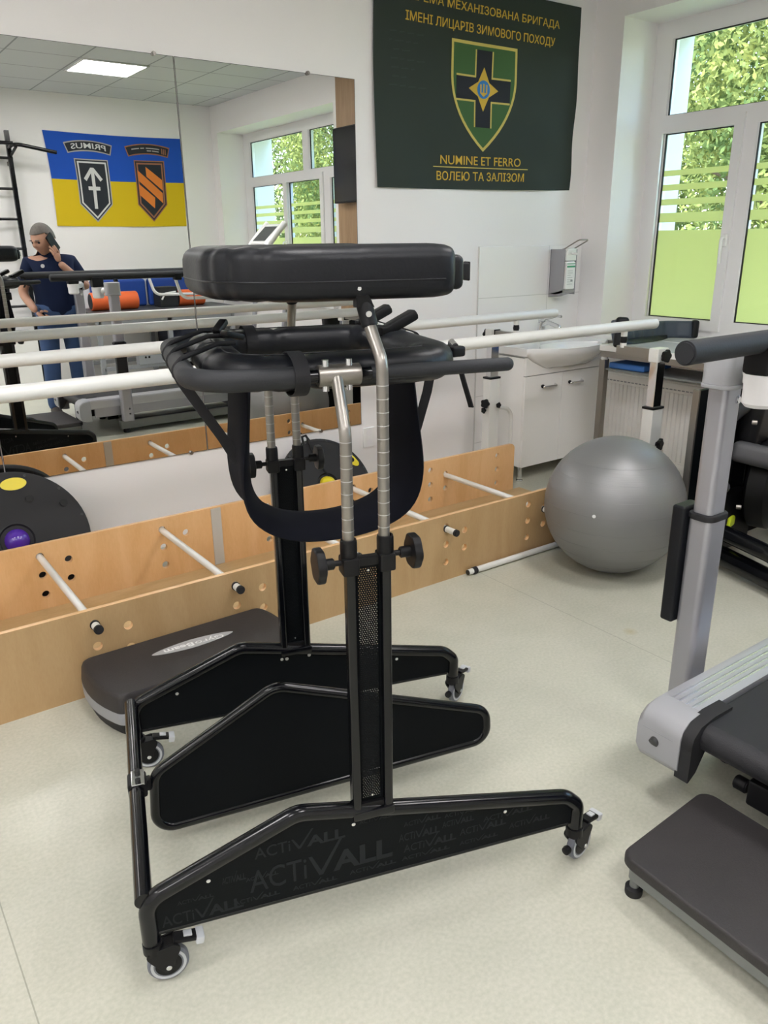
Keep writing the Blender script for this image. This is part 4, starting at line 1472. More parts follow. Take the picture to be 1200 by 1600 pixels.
# columns with perforated guard, telescopic posts, knobs
def column(v, sgn):
    """sgn=+1: bends inwards towards +y"""
    for a, b in ((.4405, .4605), (.5125, .5325)):
        wb(MB().bb(a, b, v - .0155, v + .0155, .312, .925, .006, 3), 'column_tube', 'black_gloss')
    # perforated sheet: hexagonal holes
    bm = bmesh.new()
    x0, x1, z0, z1 = .4605, .5125, .335, .905
    nx = 8; px = (x1 - x0 - .012) / nx; pz = px * .92
    nzr = int((z1 - z0 - .02) / pz)
    xs0 = x0 + .006; zs0 = z0 + .01
    for j in range(nzr):
        for i in range(nx):
            cx_ = xs0 + (i + .5) * px; cz_ = zs0 + (j + .5) * pz
            ox = (px * .25 if j % 2 else -px * .25) * 0.9
            r = px * .24
            hole = []
            sq = []
            for k in range(8):
                an = 2 * PI * (k + .5) / 8
                hole.append(bm.verts.new((cx_ + ox * .9 + r * math.cos(an), v, cz_ + r * math.sin(an))))
            e = px / 2; f = pz / 2
            co = [(e, f * .414), (e * .414, f), (-e * .414, f), (-e, f * .414), (-e, -f * .414), (-e * .414, -f), (e * .414, -f), (e, -f * .414)]
            sqv = [bm.verts.new((cx_ + a, v, cz_ + b)) for a, b in co]
            cor = {1: (e, f), 3: (-e, f), 5: (-e, -f), 7: (e, -f)}
            for k in range(8):
                k2 = (k + 1) % 8
                bm.faces.new((sqv[k], sqv[k2], hole[k2], hole[k]))
            for (k, k2), c_ in (((0, 1), (e, f)), ((2, 3), (-e, f)), ((4, 5), (-e, -f)), ((6, 7), (e, -f))):
                cv = bm.verts.new((cx_ + c_[0], v, cz_ + c_[1]))
                bm.faces.new((sqv[k], cv, sqv[k2]))
    zt = zs0 + nzr * pz
    for (a, b, c, d) in ((x0, xs0, z0, z1), (xs0 + nx * px, x1, z0, z1), (xs0, xs0 + nx * px, z0, zs0), (xs0, xs0 + nx * px, zt, z1)):
        bm.faces.new([bm.verts.new((p, v, q)) for p, q in ((a, c), (b, c), (b, d), (a, d))])
    bmesh.ops.remove_doubles(bm, verts=bm.verts, dist=1e-5)
    bmesh.ops.solidify(bm, geom=list(bm.faces), thickness=.0012)
    mb = MB(); mb.bm.free(); mb.bm = bm
    g = wb(mb, 'perforated_guard', 'black_panel', smooth=False)
    gb = MB().bb(x0, x1, v - .010, v + .010, .900, .918, .002).bb(x0, x1, v - .010, v + .010, .318, .338, .002)
    wb(gb, 'guard_bar', 'black_plastic', split=True)
    sc = MB()
    for z in (.888, .352):
        for s in (-1, 1):
            sc.cyl((.487, v, z), (.487, v + s * .004, z), .0024, 10)
    wb(sc, 'guard_screw', 'bolt_zinc', g, split=True)
    wb(MB().bb(.438, .535, v - .020, v + .020, .302, .324, .005), 'column_foot', 'black_gloss')
    if sgn < 0:
        wb(MB().bb(x0, x1, v + .006, v + .009, z0, z1), 'backing_plate', 'black_panel')
    for x, z_, d in ((.449, .910, -1), (.524, .915, 1)):
        wb(MB().lathe([(.0125, .915), (.0168, .915), (.0168, .952), (.0155, .957), (.0125, .957)], (x, v, 0), (0, 0, 1), 22).bb(x - .0168, x + .0168, v - .020, v + .020, .885, .922, .005), 'post_sleeve', 'black_plastic')
        kb = MB()
        kb.cyl((x + d * .012, v, z_), (x + d * .034, v, z_), .0058, 14)
        kb.cyl((x + d * .030, v, z_), (x + d * .054, v, z_), .0115, 18, bev=.002)
        pts = []
        for q in range(48):
            an = 2 * PI * q / 48
            pts.append((.031 * (1 + .045 * math.cos(6 * an)) * math.cos(an), .031 * (1 + .045 * math.cos(6 * an)) * math.sin(an)))
        kb.flat([pts], .018, frame((x + d * .060, v, z_), (0, 1, 0), (0, 0, 1), (1, 0, 0)), .004)
        wb(kb, 'height_knob', 'black_plastic')
    vi = v + sgn * .07
    # short post to the ring bar
    pth = fillet([(.449, v, .90), (.449, v, 1.165), (.452, vi - sgn * .012, 1.258)], .055, False, 8)
    p1 = wb(MB().sweep(pth, .0115, 18), 'ring_post', 'satin_steel')
    # long post to the arm pad
    pth = fillet([(.522, v, .90), (.522, v, 1.292), (.514, v + sgn * .070, 1.372)], .045, False, 8)
    p2 = wb(MB().sweep(pth, .0115, 18), 'pad_post', 'satin_steel')
    for x, z1_, pp in ((.449, 1.15, p1), (.522, 1.27, p2)):
        rg = MB()
        z = .975
        while z < z1_:
            rg.lathe([(.01155, -.0005), (.0118, -.0005), (.0118, .0005), (.01155, .0005)], (x, v, z), (0, 0, 1), 20)
            z += .025
        wb(rg, 'graduation_mark', 'badge_white', pp)
    # clamp sleeve on the ring bar
    c = wb(MB().cyl((.418, vi, 1.262), (.500, vi, 1.262), .0205, 24, bev=.001), 'bar_clamp', 'satin_steel')
    bo = MB()
    for a in (.432, .478):
        bo.cyl((a, vi - sgn * .004, 1.280), (a, vi - sgn * .004, 1.292), .0068, 12)
        bo.cyl((a, vi - sgn * .004, 1.244), (a, vi - sgn * .004, 1.234), .0066, 12)
    wb(bo, 'clamp_bolt', 'bolt_zinc', c, split=True)
    # swivel bracket holding the arm pad
    b = MB()
    b.cyl((.517, v + sgn * .052, 1.350), (.509, v + sgn * .066, 1.395), .0155, 18, bev=.002)
    b.loft([[(.492, v + sgn * .052, 1.385), (.526, v + sgn * .052, 1.385), (.526, v + sgn * .075, 1.385), (.492, v + sgn * .075, 1.385)],
            [(.489, v + sgn * .046, 1.412), (.511, v + sgn * .046, 1.412), (.511, v + sgn * .065, 1.412), (.489, v + sgn * .065, 1.412)],
            [(.488, v + sgn * .044, 1.428), (.500, v + sgn * .044, 1.428), (.500, v + sgn * .062, 1.428), (.488, v + sgn * .062, 1.428)]])
    br = wb(b, 'pad_bracket', 'black_plastic')
    bo = MB()
    bo.cyl((.512, v + sgn * .060, 1.378), (.510, v + sgn * .036, 1.374), .0056, 16, bev=.001)
    bo.cyl((.494, v + sgn * .050, 1.420), (.494, v + sgn * .039, 1.420), .0044, 14, bev=.001)
    wb(bo, 'bracket_bolt', 'bolt_zinc', br, split=True)
column(0.0, 1)
column(WW, -1)

# ring bar: U open at the grip end
V0, V1 = .07, WW - .07
ring = fillet([(.815, V0, 1.262), (.188, V0, 1.262), (.188, V1, 1.262), (.815, V1, 1.262)], .105, False, 12)
wb(MB().sweep(ring, .0130, 16), 'ring_bar', 'black_gloss')
fo = [p for p in fillet([(.385, V0, 1.262), (.188, V0, 1.262), (.188, V1, 1.262), (.385, V1, 1.262)], .105, False, 12)]
wb(MB().sweep(fo, .0205, 18), 'foam_sleeve', 'black_foam')
for v in (V0, V1):
    wb(MB().cyl((.52, v, 1.262), (.812, v, 1.262), .0138, 20, bev=.002).sph((.812, v, 1.262), .0136, 10), 'hand_grip', 'black_foam')
# padded ring cushion
cu = resample(fillet([(.285, .145, 0), (.690, .145, 0), (.690, WW - .145, 0), (.285, WW - .145, 0)], .085, True, 10) , 200)
cu = fillet([(.270, .135, 1.262), (.700, .135, 1.262), (.700, WW - .135, 1.262), (.270, WW - .135, 1.262)], .095, True, 14)
P = []
for a, b in zip(cu, cu[1:] + cu[:1]):
    L = (b - a).length
    n_ = max(1, int(L / .012))
    for k in range(n_): P.append(a.lerp(b, k / n_))
rad = []
for i, p in enumerate(P):
    r_ = .047
    for (qu, qv) in ((.335, .135), (.415, .135), (.270, .25), (.270, .42), (.335, WW - .135), (.45, WW - .135)):
        d_ = math.hypot(p.x - qu, p.y - qv)
        r_ -= .006 * math.exp(-(d_ / .010) ** 2)
    if p.x > .66: r_ += .004
    rad.append(r_)
prof = []
for k in range(20):
    a = 2 * PI * k / 20
    prof.append((1.0 * math.copysign(abs(math.cos(a)) ** .85, math.cos(a)), .74 * math.copysign(abs(math.sin(a)) ** .8, math.sin(a))))
wb(MB().sweep(P, .047, closed=True, prof=prof, up=(0, 0, 1), rad=rad), 'ring_cushion', 'black_vinyl', sharp=75)
# seam piping round the cushion
wb(MB().sweep([Vector((q.x + (q.x - .485) * .0, q.y, 1.297)) for q in P], .0016, 6, closed=True), 'cushion_seam', 'black_vinyl')
# webbing wraps
def wrap(pts, w=.011, th=.0018, up=(0, 0, 1)):
    return MB().sweep(pts, 1.0, prof=[(-w, -th), (w, -th), (w, th), (-w, th)], up=up)
def strap_loop(u, v, along, ru, rz, w=.012):
    """loop around a cushion section centred (u,v); along = 'x' or 'y' tube direction"""
    pts = []
    for k in range(25):
        a = 2 * PI * k / 24
        if along == 'x':
            pts.append(Vector((u, v + ru * math.cos(a), 1.262 + rz * math.sin(a))))
        else:
            pts.append(Vector((u + ru * math.cos(a), v, 1.262 + rz * math.sin(a))))
    m_ = MB()
    dirv = Vector((1, 0, 0)) if along == 'x' else Vector((0, 1, 0))
    rings = []
    for i, p in enumerate(pts[:-1]):
        nrm = (p - Vector((u, v, 1.262))).normalized()
        rings.append([p - dirv * w + nrm * .001, p + dirv * w + nrm * .001, p + dirv * w + nrm * .0035, p - dirv * w + nrm * .0035])
    V = [[m_.bm.verts.new(q) for q in r_] for r_ in rings]
    for i in range(len(V)):
        A = V[i]; B = V[(i + 1) % len(V)]
        for k in range(4):
            m_.bm.faces.new((A[k], A[(k + 1) % 4], B[(k + 1) % 4], B[k]))
    return m_
wb(strap_loop(.385, .118, 'x', .070, .0385, .014), 'fastening_strap', 'webbing')
wb(strap_loop(.385, WW - .118, 'x', .070, .0385, .014), 'fastening_strap', 'webbing')
for v in (.255, .400, .520):
    m_ = MB().sweep(fillet([(.300, v + .03, 1.305), (.262, v + .02, 1.306), (.186, v - .02, 1.286), (.162, v - .03, 1.262), (.186, v - .036, 1.238), (.250, v - .01, 1.238)], .02, False, 4), .0052, 8)
    wb(m_, 'tie_cord', 'webbing')
bk = MB()
bk.box((.315, .42, 1.306), (.05, .026, .014), .004, (0, .25, .5)).box((.30, .50, 1.318), (.045, .022, .014), .004, (0, -.5, .9))
wb(bk, 'cord_lock', 'black_plastic', split=True)
# buckles at the open end
for v, rz_ in ((.615, .25), (.43, .5)):
    bm_ = MB()
    bm_.box((.715, v, 1.318), (.085, .036, .026), .008, Matrix.Rotation(R(8), 4, 'Z') @ Matrix.Rotation(R(-24), 4, 'Y'))
    bm_.box((.675, v - .01, 1.303), (.034, .028, .020), .006, Matrix.Rotation(R(8), 4, 'Z') @ Matrix.Rotation(R(-12), 4, 'Y'))
    bm_.cyl((.745, v - .012, 1.330), (.745, v + .012, 1.330), .010, 12)
    wb(bm_, 'buckle', 'black_plastic')
    st = fillet([(.640, v - .01, 1.288), (.715, v, 1.304), (.758, v + .0, 1.290), (.764, v, 1.262), (.745, v, 1.228)], .02, False, 5)
    wb(wrap(st, .010, .0015, (0, 1, 0)) if False else MB().sweep(st, 1.0, prof=[(-.010, -.0015), (.010, -.0015), (.010, .0015), (-.010, .0015)]), 'buckle_strap', 'webbing')
wb(MB().box((.748, .20, 1.276), (.036, .05, .022), .005, (0, 0, .3)), 'side_clip', 'black_plastic')
wb(MB().cyl((.750, .19, 1.286), (.750, .21, 1.293), .008, 12), 'clip_pin', 'bolt_zinc')
wb(MB().sweep([(.765, .20, 1.245), (.772, .185, 1.205), (.782, .18, 1.170), (.786, .178, 1.155)], 1.0, prof=[(-.010, -.0015), (.010, -.0015), (.010, .0015), (-.010, .0015)]), 'strap_tail', 'webbing')

# navy sling hanging under the ring: a broad band with rounded foot
def catmull(P, n):
    P = [Vector(p) for p in P]
    P = [P[0] * 2 - P[1]] + P + [P[-1] * 2 - P[-2]]
    out = []
    for i in range(1, len(P) - 2):
        for k in range(12):
            t = k / 12
            a, b, c, d = P[i - 1], P[i], P[i + 1], P[i + 2]
            out.append(.5 * ((2 * b) + (c - a) * t + (2 * a - 5 * b + 4 * c - d) * t * t + (3 * b - a - 3 * c + d) * t ** 3))
    out.append(P[-2])
    return resample(out, n)
spine = catmull([(.318, .38, 1.245), (.312, .38, 1.12), (.312, .38, 1.00), (.335, .38, .925), (.405, .38, .880), (.500, .38, .868), (.595, .38, .880), (.665, .38, .915), (.692, .38, .985), (.690, .38, 1.10), (.678, .38, 1.245)], 80)
rings = []
for i, p in enumerate(spine):
    T_ = (spine[min(i + 1, 79)] - spine[max(i - 1, 0)]).normalized()
    Nn = T_.cross(Vector((0, 1, 0)))
    s = i / 79
    hw = .125 - .035 * math.exp(-((s - .5) / .26) ** 2)
    th = .013
    ring_ = []
    for k in range(16):
        a = 2 * PI * k / 16
        dv = hw * math.copysign(abs(math.cos(a)) ** .6, math.cos(a))
        cup = -.024 * (dv / hw) ** 2 * math.exp(-((s - .5) / .34) ** 4)
        ring_.append(p + Vector((0, dv, 0)) + Nn * (th * math.sin(a) + cup))
    rings.append(ring_)
wb(MB().loft(rings), 'seat_sling', 'navy_fabric', sharp=80)
fl = [(-.0115, -.0014), (.0115, -.0014), (.0115, .0014), (-.0115, .0014)]
wb(MB().sweep([(.182, .42, 1.245), (.195, .40, 1.215), (.236, .39, 1.145), (.272, .385, 1.085), (.300, .375, 1.03)], 1.0, prof=fl, up=(0, 1, 0)), 'sling_strap', 'webbing')
wb(MB().sweep([(.770, .36, 1.235), (.758, .365, 1.160), (.735, .37, 1.075), (.706, .375, .985)], 1.0, prof=fl, up=(0, 1, 0)), 'sling_strap', 'webbing')
wb(MB().box((.655, .55, 1.175), (.05, .03, .05), .006), 'sling_buckle', 'black_plastic')

# arm pad: thick horseshoe open at the grip end
def padpath():
    return fillet([(.685, .118, 0), (.316, .118, 0), (.296, WW / 2, 0), (.332, WW - .118, 0), (.685, WW - .118, 0)], [0, .12, .5, .12, 0], False, 14)
Pp = resample(padpath(), 150)
rings = []
NP = len(Pp)
for i, p in enumerate(Pp):
    T_ = (Pp[min(i + 1, NP - 1)] - Pp[max(i - 1, 0)]).normalized()
    Nn = Vector((-T_.y, T_.x, 0))
    s = i / (NP - 1)
    hw, hh = .080, .0495
    zc = 1.4445 + (.001 if p.x > .5 else 0)
    e = min(s, 1 - s) * (NP - 1)
    if e < 4: hw *= (.86 + .14 * math.sqrt(max(e, 0) / 4)); hh *= (.90 + .10 * math.sqrt(e / 4))
    # creases in the bends
    cr = 0
    for cs_ in (.283, .318, .345, .655, .69, .72):
        cr += math.exp(-((s - cs_) / .0065) ** 2)
    pinch = .0075 * cr
    ring_ = []
    for k in range(28):
        a = 2 * PI * k / 28
        ca, sa = math.cos(a), math.sin(a)
        x = (hw) * math.copysign(abs(ca) ** .50, ca)
        z = (hh) * math.copysign(abs(sa) ** .52, sa)
        if abs(ca) > .5: x -= math.copysign(pinch, ca)
        else: z -= math.copysign(pinch * .5, sa)
        ring_.append(p + Nn * x + Vector((0, 0, zc + z)))
    rings.append(ring_)
wb(MB().loft(rings), 'arm_pad', 'black_vinyl', sharp=75)
# seam running along the outer and inner faces
for side in (1, -1):
    pts = []
    for i, p in enumerate(Pp):
        T_ = (Pp[min(i + 1, NP - 1)] - Pp[max(i - 1, 0)]).normalized()
        Nn = Vector((-T_.y, T_.x, 0))
        pts.append(p + Nn * (.0795 * side) + Vector((0, 0, 1.432)))
    wb(MB().sweep(pts[3:-3], .0018, 6), 'pad_seam', 'black_vinyl')
for v in (.118, WW - .118):
    wb(MB().bb(.686, .712, v - .055, v + .055, 1.410, 1.474, .022, 4), 'pad_end', 'black_vinyl')
    wb(MB().bb(.705, .738, v - .022, v + .010, 1.426, 1.458, .005), 'pad_buckle', 'webbing')
wb(MB().bb(.735, .740, .10, .125, 1.424, 1.460, .002), 'buckle_bar', 'black_plastic')

# ================================================================== TREADMILL
t = thing('treadmill', 'silver and black rehabilitation treadmill with grey foam handrails', 'treadmill', (2.6, .68, 0))
TX0, TX1 = 1.705, 3.42
YC = .675
for s in (1, -1):
    ye = YC + s * .395; yi = YC + s * .275
    a, b = min(ye, yi), max(ye, yi)
    # aluminium side rail: extruded profile with grooves, profile in (y outward, z)
    prof = [(0, .235), (.118, .235), (.122, .243), (.122, .298), (.116, .309), (.104, .311)]
    for g in (.088, .068, .048, .028):
        prof += [(g + .004, .3105), (g + .003, .3065), (g - .003, .3065), (g - .004, .3105)]
    prof += [(.0, .3085)]
    r0 = [(1.71, yi + s * p, z) for p, z in prof]; r1 = [(TX1, yi + s * p, z) for p, z in prof]
    rail = MB().loft([r0, r1]).build('side_rail', 'rail_alu', t, sharp=20)
    hl = MB()
    for g in (.088, .068, .048, .028):
        hl.bb(1.712, TX1, yi + s * g - .0026, yi + s * g + .0026, .3062, .3088)
    hl.build('rail_groove', 'alu_bright', rail)
    # lower side skirt seen from the wall side
    MB().bb(1.74, TX1, ye - s * .02 if s > 0 else ye, ye if s > 0 else ye + .02, .165, .24, .003).build('side_skirt', 'alu', t)
    # end cap
    rings = []
    for (x, zt, zb) in ((1.712, .3125, .140), (1.690, .3125, .138), (1.655, .306, .142), (1.632, .288, .155), (1.622, .262, .175)):
        y0_, y1_ = yi - s * .004, ye + s * .006
        rings.append([(x, y0_, zb), (x, y1_ - s * .01, zb), (x, y1_, zb + .012), (x, y1_, zt - .016), (x, y1_ - s * .014, zt), (x, y0_, zt)])
    cap = MB().loft(rings).build('end_cap', 'light_grey_plastic', t, sharp=50)
    MB().cyl((1.6165, (ye + yi) / 2 + s * .01, .215), (1.630, (ye + yi) / 2 + s * .01, .222), .0135, 20).build('cap_hole', 'dark_grey_metal', cap)
    MB().bb(1.621, 1.624, (ye + yi) / 2 - .045, (ye + yi) / 2 + .048, .2475, .2495).build('cap_groove', 'silver_grey', cap)
    # black roller guard on the inner side of the cap
    rings = []
    for (x, zt, zb) in ((1.80, .314, .296), (1.72, .316, .262), (1.66, .306, .165), (1.632, .282, .146), (1.627, .258, .146)):
        rings.append([(x, yi + s * .004, zb), (x, yi + s * .004, zt), (x, yi - s * .036, zt - .002), (x, yi - s * .036, zb)])
    MB().loft(rings).build('roller_guard', 'black_rubber', t, sharp=50)
# belt loop
bp = []
rr, zc_ = .040, .262
for k in range(13):
    a = PI / 2 + PI * k / 12
    bp.append((1.700 + rr * math.cos(a), zc_ + rr * math.sin(a)))
front = []
for k in range(13):
    a = -PI / 2 + PI * k / 12
    front.append((3.00 + rr * math.cos(a), zc_ + rr * math.sin(a)))
loop = bp + front
r0 = [(x, YC - .262, z) for x, z in loop]; r1 = [(x, YC + .262, z) for x, z in loop]
MB().loft([r0, r1]).build('belt', 'belt_black', t)
MB().bb(1.76, 3.0, YC - .272, YC + .272, .232, .292).build('deck_board', 'black_plastic', t)
# steel base frame
bs = MB()
for s in (1, -1):
    bs.bb(1.95, 3.45, YC + s * .33 - .03, YC + s * .33 + .03, .035, .105, .004)
    bs.bb(1.98, 2.05, YC + s * .33 - .02, YC + s * .33 + .02, .10, .24)
    bs.bb(3.2, 3.27, YC + s * .33 - .02, YC + s * .33 + .02, .10, .24)
bs.bb(2.02, 2.09, YC - .33, YC + .33, .05, .10).bb(3.2, 3.27, YC - .33, YC + .33, .05, .10)
bs.build('base_frame', 'frame_grey', t)
ft = MB()
for x in (2.0, 3.38):
    for s in (1, -1):
        ft.cyl((x, YC + s * .33, 0), (x, YC + s * .33, .04), .028, 18, bev=.004)
ft.build('foot', 'black_rubber', t, split=True)
MB().bb(1.70, 1.96, YC - .04, YC + .12, .125, .200, .008).bb(1.93, 2.05, YC + .0, YC + .08, .07, .14, .003).build('lift_bracket', 'black_plastic', t)
MB().cyl((1.73, YC + .13, .155), (1.73, YC + .165, .155), .019, 18, bev=.003).build('bracket_knob', 'black_plastic', t)
# motor hood
rings = []
for x, zt in ((2.98, .32), (3.03, .40), (3.20, .43), (3.48, .41), (3.56, .33), (3.57, .16)):
    rings.append([(x, YC - .40, .10), (x, YC + .40, .10), (x, YC + .40, zt - .05), (x, YC + .35, zt), (x, YC - .35, zt), (x, YC - .40, zt - .05)])
MB().loft(rings).build('motor_hood', 'light_grey_plastic', t, sharp=35)
# posts with telescopic insert and handrails
def post(px, s, pad):
    py = YC + s * .485
    pr = rrect(-.042, .042, -.033, .033, .015, 4)
    lo = MB().flat([pr], .615, frame((px, py, .13 + .615 / 2), (1, 0, 0), (0, 1, 0), (0, 0, 1)), .003).build('post', 'alu', t)
    if pad:
        sc = MB()
        for z in (.19, .23):
            sc.cyl((px + .01, py + s * .033, z), (px + .01, py + s * .036, z), .008, 12)
        sc.build('post_screw', 'bolt_zinc', lo, split=True)
    MB().bb(px - .03, px + .04, min(py, YC + s * .395), max(py, YC + s * .395), .17, .24, .004).build('post_mount', 'frame_grey', t)
    pr2 = rrect(-.046, .046, -.037, .037, .024, 5)
    MB().flat([pr2], .020, frame((px, py, .752), (1, 0, 0), (0, 1, 0), (0, 0, 1)), .005).build('post_collar', 'black_rubber', t)
    pr3 = rrect(-.037, .037, -.028, .028, .013, 4)
    ins = MB().flat([pr3], .40, frame((px, py, .75 + .2), (1, 0, 0), (0, 1, 0), (0, 0, 1)), .002).build('post_insert', 'alu', t)
    if s > 0:
        hs = MB()
        for k in range(8):
            hs.cyl((px + .006, py + .0275, .80 + k * .034), (px + .006, py + .0292, .80 + k * .034), .008, 14)
        hs.build('insert_hole', 'screen_black', ins, split=True)
    MB().cyl((px + .016, py - s * .026, 1.085), (px + .017, py - s * .036, 1.085), .011, 12, bev=.002).build('insert_bolt', 'chrome', ins)
    MB().flat([rrect(-.060, .050, -.044, .044, .028, 5)], .012, frame((px, py, 1.124), (1, 0, 0), (0, 1, 0), (0, 0, 1)), .004).build('head_flange', 'light_grey_plastic', t)
    hd = MB().flat([rrect(-.054, .045, -.039, .039, .018, 5)], .090, frame((px, py, 1.172), (1, 0, 0), (0, 1, 0), (0, 0, 1)), .005)
    hd.build('post_head', 'light_grey_plastic', t)
    # arm towards the handrail and its black saddle
    ry = YC + s * .345
    MB().sweep(fillet([(px + .015, py - s * .03, 1.172), (px + .02, py - s * .07, 1.165), (px - .062, ry + s * .02, 1.150)], .03), .022, 16).build('rail_arm', 'white_gloss', t)
    MB().lathe([(0, 1.095), (.034, 1.095), (.043, 1.105), (.043, 1.150), (.046, 1.155), (.046, 1.178), (0, 1.18)], (px - .074, ry, 0), (0, 0, 1), 28).build('arm_socket', 'pvc_white', t)
    sd = MB().bb(px - .119, px - .029, ry - .036, ry + .036, 1.178, 1.256, .010)
    sd.build('rail_saddle', 'black_plastic', t)
    MB().cyl((px - .074, ry - .036, 1.21), (px - .074, ry - .043, 1.21), .008, 12).build('saddle_bolt', 'satin_steel', t)
    MB().sweep([(px + .048, py - s * .062, 1.226), (px + .036, py - s * .056, 1.19), (px + .018, py - s * .052, 1.145), (px + .010, py - s * .052, 1.128)], .009, rad=[.010, .010, .011, .010]).build('clamp_lever', 'black_plastic', t)
    MB().cyl((px + .05, py - s * .04, 1.226), (px + .05, py - s * .085, 1.228), .012, 14, bev=.002).build('lever_pivot', 'black_plastic', t)
    MB().cyl((1.555 if s > 0 else 1.49, ry, 1.258), (3.45, ry, 1.258), .0275, 28, bev=.004).build('handrail', 'black_foam', t)
    MB().sweep(fillet([(2.55, ry - s * .03, 1.235), (2.60, ry - s * .03, 1.06), (3.05, ry - s * .03, 1.05), (3.10, ry - s * .03, 1.235)], .08), .013, 14).build('lower_handrail', 'white_gloss', t)
    for xx in (2.56, 3.09):
        MB().bb(xx - .03, xx + .03, ry - .036, ry + .036, 1.21, 1.265, .010).build('rail_saddle', 'black_plastic', t)
    if pad:
        MB().bb(px - .062, px + .024, py + .036, py + .078, .410, .775, .008, 3).build('side_pad', 'black_vinyl', t)
        MB().bb(px - .02, px + .0, py + .030, py + .040, .60, .66).build('pad_mount', 'black_plastic', t)
    return py
post(1.975, 1, True)
post(1.975, -1, False)
# console and masts
for s in (1, -1):
    MB().sweep(fillet([(3.50, YC + s * .30, .25), (3.62, YC + s * .30, 1.20), (3.60, YC + s * .12, 1.42)], .12), .024, 14).build('console_mast', 'alu', t)
    MB().bb(3.40, 3.62, YC + s * .345 - .02, YC + s * .345 + .02, 1.245, 1.275, .008).build('mast_link', 'black_plastic', t)
rot = Matrix.Rotation(R(-42), 4, 'Y')
MB().box((3.60, YC, 1.555), (.26, .30, .050), .014, rot, 3).build('console', 'white_gloss', t)
cn = MB().box(Vector((3.60, YC, 1.555)) + (rot @ Vector((-.005, 0, .0262))), (.185, .235, .004), .001, rot)
cn.build('console_screen', 'screen_grey', t)
for s in (1, -1):
    MB().sweep([(3.70, YC + s * .165, 1.66), (3.61, YC + s * .165, 1.575), (3.50, YC + s * .165, 1.455)], .030, 12).build('console_side', 'white_gloss', t)
MB().bb(3.49, 3.53, YC - .12, YC + .02, 1.435, 1.475, .01).bb(3.49, 3.53, YC + .04, YC + .12, 1.435, 1.475, .01).build('console_grip', 'light_grey_plastic', t, split=True)

# ------------------------------------------------------------------ step platform behind the treadmill
t = thing('step_platform', 'low black topped step platform on feet at the treadmill end', 'platform', (1.50, .60, 0))
rot_pts = [(1.322, .886), (1.688, .900), (1.670, .31), (1.303, .296)]
def slab(grow, z0, z1, r=.035):
    c = Vector((sum(p[0] for p in rot_pts) / 4, sum(p[1] for p in rot_pts) / 4, 0))
    q = fillet([Vector((p[0], p[1], 0)) + (Vector((p[0], p[1], 0)) - c).normalized() * grow for p in rot_pts], r, True, 6)
    return [[(v.x, v.y, z) for v in q] for z in (z0, z1)]
top = slab(-.006, .080, .082) + slab(0, .086, .104) + slab(-.003, .109, .110) + slab(-.012, .1125, .1128)
MB().loft([top[0], top[2], top[3], top[4], top[6]]).build('top_board', 'mat_top', t, sharp=40)
MB().loft(slab(-.022, .045, .081, .012)).build('steel_frame', 'frame_grey', t)
for x, y in ((1.345, .852), (1.655, .865), (1.642, .345), (1.332, .335)):
    l = MB().cyl((x, y, .012), (x, y, .05), .0115, 16).build('leg', 'frame_grey', t)
    MB().lathe([(0, 0), (.020, 0), (.021, .006), (.021, .020), (.013, .024), (0, .024)], (x, y, 0), (0, 0, 1), 22).build('foot', 'black_rubber', l)

# ------------------------------------------------------------------ black strength machine by the window
t = thing('exercise_machine', 'black exercise machine with tall back board behind the treadmill post', 'exercise machine', (3.55, 1.75, 0))
MB().bb(3.205, 4.05, 2.000, 2.024, .03, .845, .003).build('back_board', 'black_panel', t)
MB().bb(3.192, 3.206, 1.996, 2.028, .03, .848, .002).build('board_edge', 'satin_steel', t)
MB().sweep(fillet([(3.34, 1.985, .068), (3.30, 1.83, .068), (3.20, 1.50, .068), (3.23, 1.30, .068)], .2), .046, 18).build('base_tube', 'black_gloss', t)
MB().sweep(fillet([(3.29, 1.985, .205), (3.26, 1.83, .200), (3.21, 1.57, .185), (3.24, 1.32, .10)], .12), .038, 16).build('lower_tube', 'black_gloss', t)
MB().sweep(fillet([(3.95, 1.985, .068), (3.93, 1.60, .068), (3.90, 1.30, .068)], .2), .046, 18).build('base_tube', 'black_gloss', t)
MB().cyl((3.22, 1.52, .068), (3.93, 1.56, .068), .030, 18).build('cross_tube', 'black_gloss', t)
for x, y in ((3.335, 1.80), (3.235, 1.36), (3.915, 1.42), (3.94, 1.93)):
    MB().cyl((x, y, 0), (x, y, .06), .017, 14, bev=.002).build('foot', 'black_rubber', t)
MB().lathe([(0, -.06), (.19, -.06), (.225, -.04), (.225, .04), (.19, .06), (0, .06)], (3.66, 1.86, .36), (.25, -1, 0), 40).build('flywheel_cover', 'black_plastic', t, sharp=25)
MB().lathe([(.10, .061), (.14, .064), (.15, .061)], (3.66, 1.86, .36), (.25, -1, 0), 40).build('cover_ring', 'black_plastic', t)
MB().box((3.47, 1.82, .535), (.26, .22, .10), .035, (.1, .25, .3), 4).build('seat_pad', 'dark_vinyl', t)
MB().box((3.66, 1.90, .75), (.44, .10, .36), .035, (.12, 0, .1), 4).build('back_pad', 'black_plastic', t)
MB().sweep(fillet([(3.262, 1.93, .40), (3.235, 1.92, .56), (3.275, 1.91, .70), (3.42, 1.90, .76)], .10), .030, 14).build('curved_arm', 'black_foam', t)
MB().cyl((3.225, 1.93, .395), (3.36, 1.90, .385), .024, 14, bev=.003).build('arm_pivot', 'dark_vinyl', t)
MB().sweep(fillet([(3.66, 1.80, .36), (3.62, 1.68, .28), (3.50, 1.60, .30)], .05), .022, 12).build('crank_arm', 'black_plastic', t)
MB().box((3.44, 1.60, .305), (.12, .09, .03), .008, (0, .2, .4)).build('pedal', 'black_plastic', t)
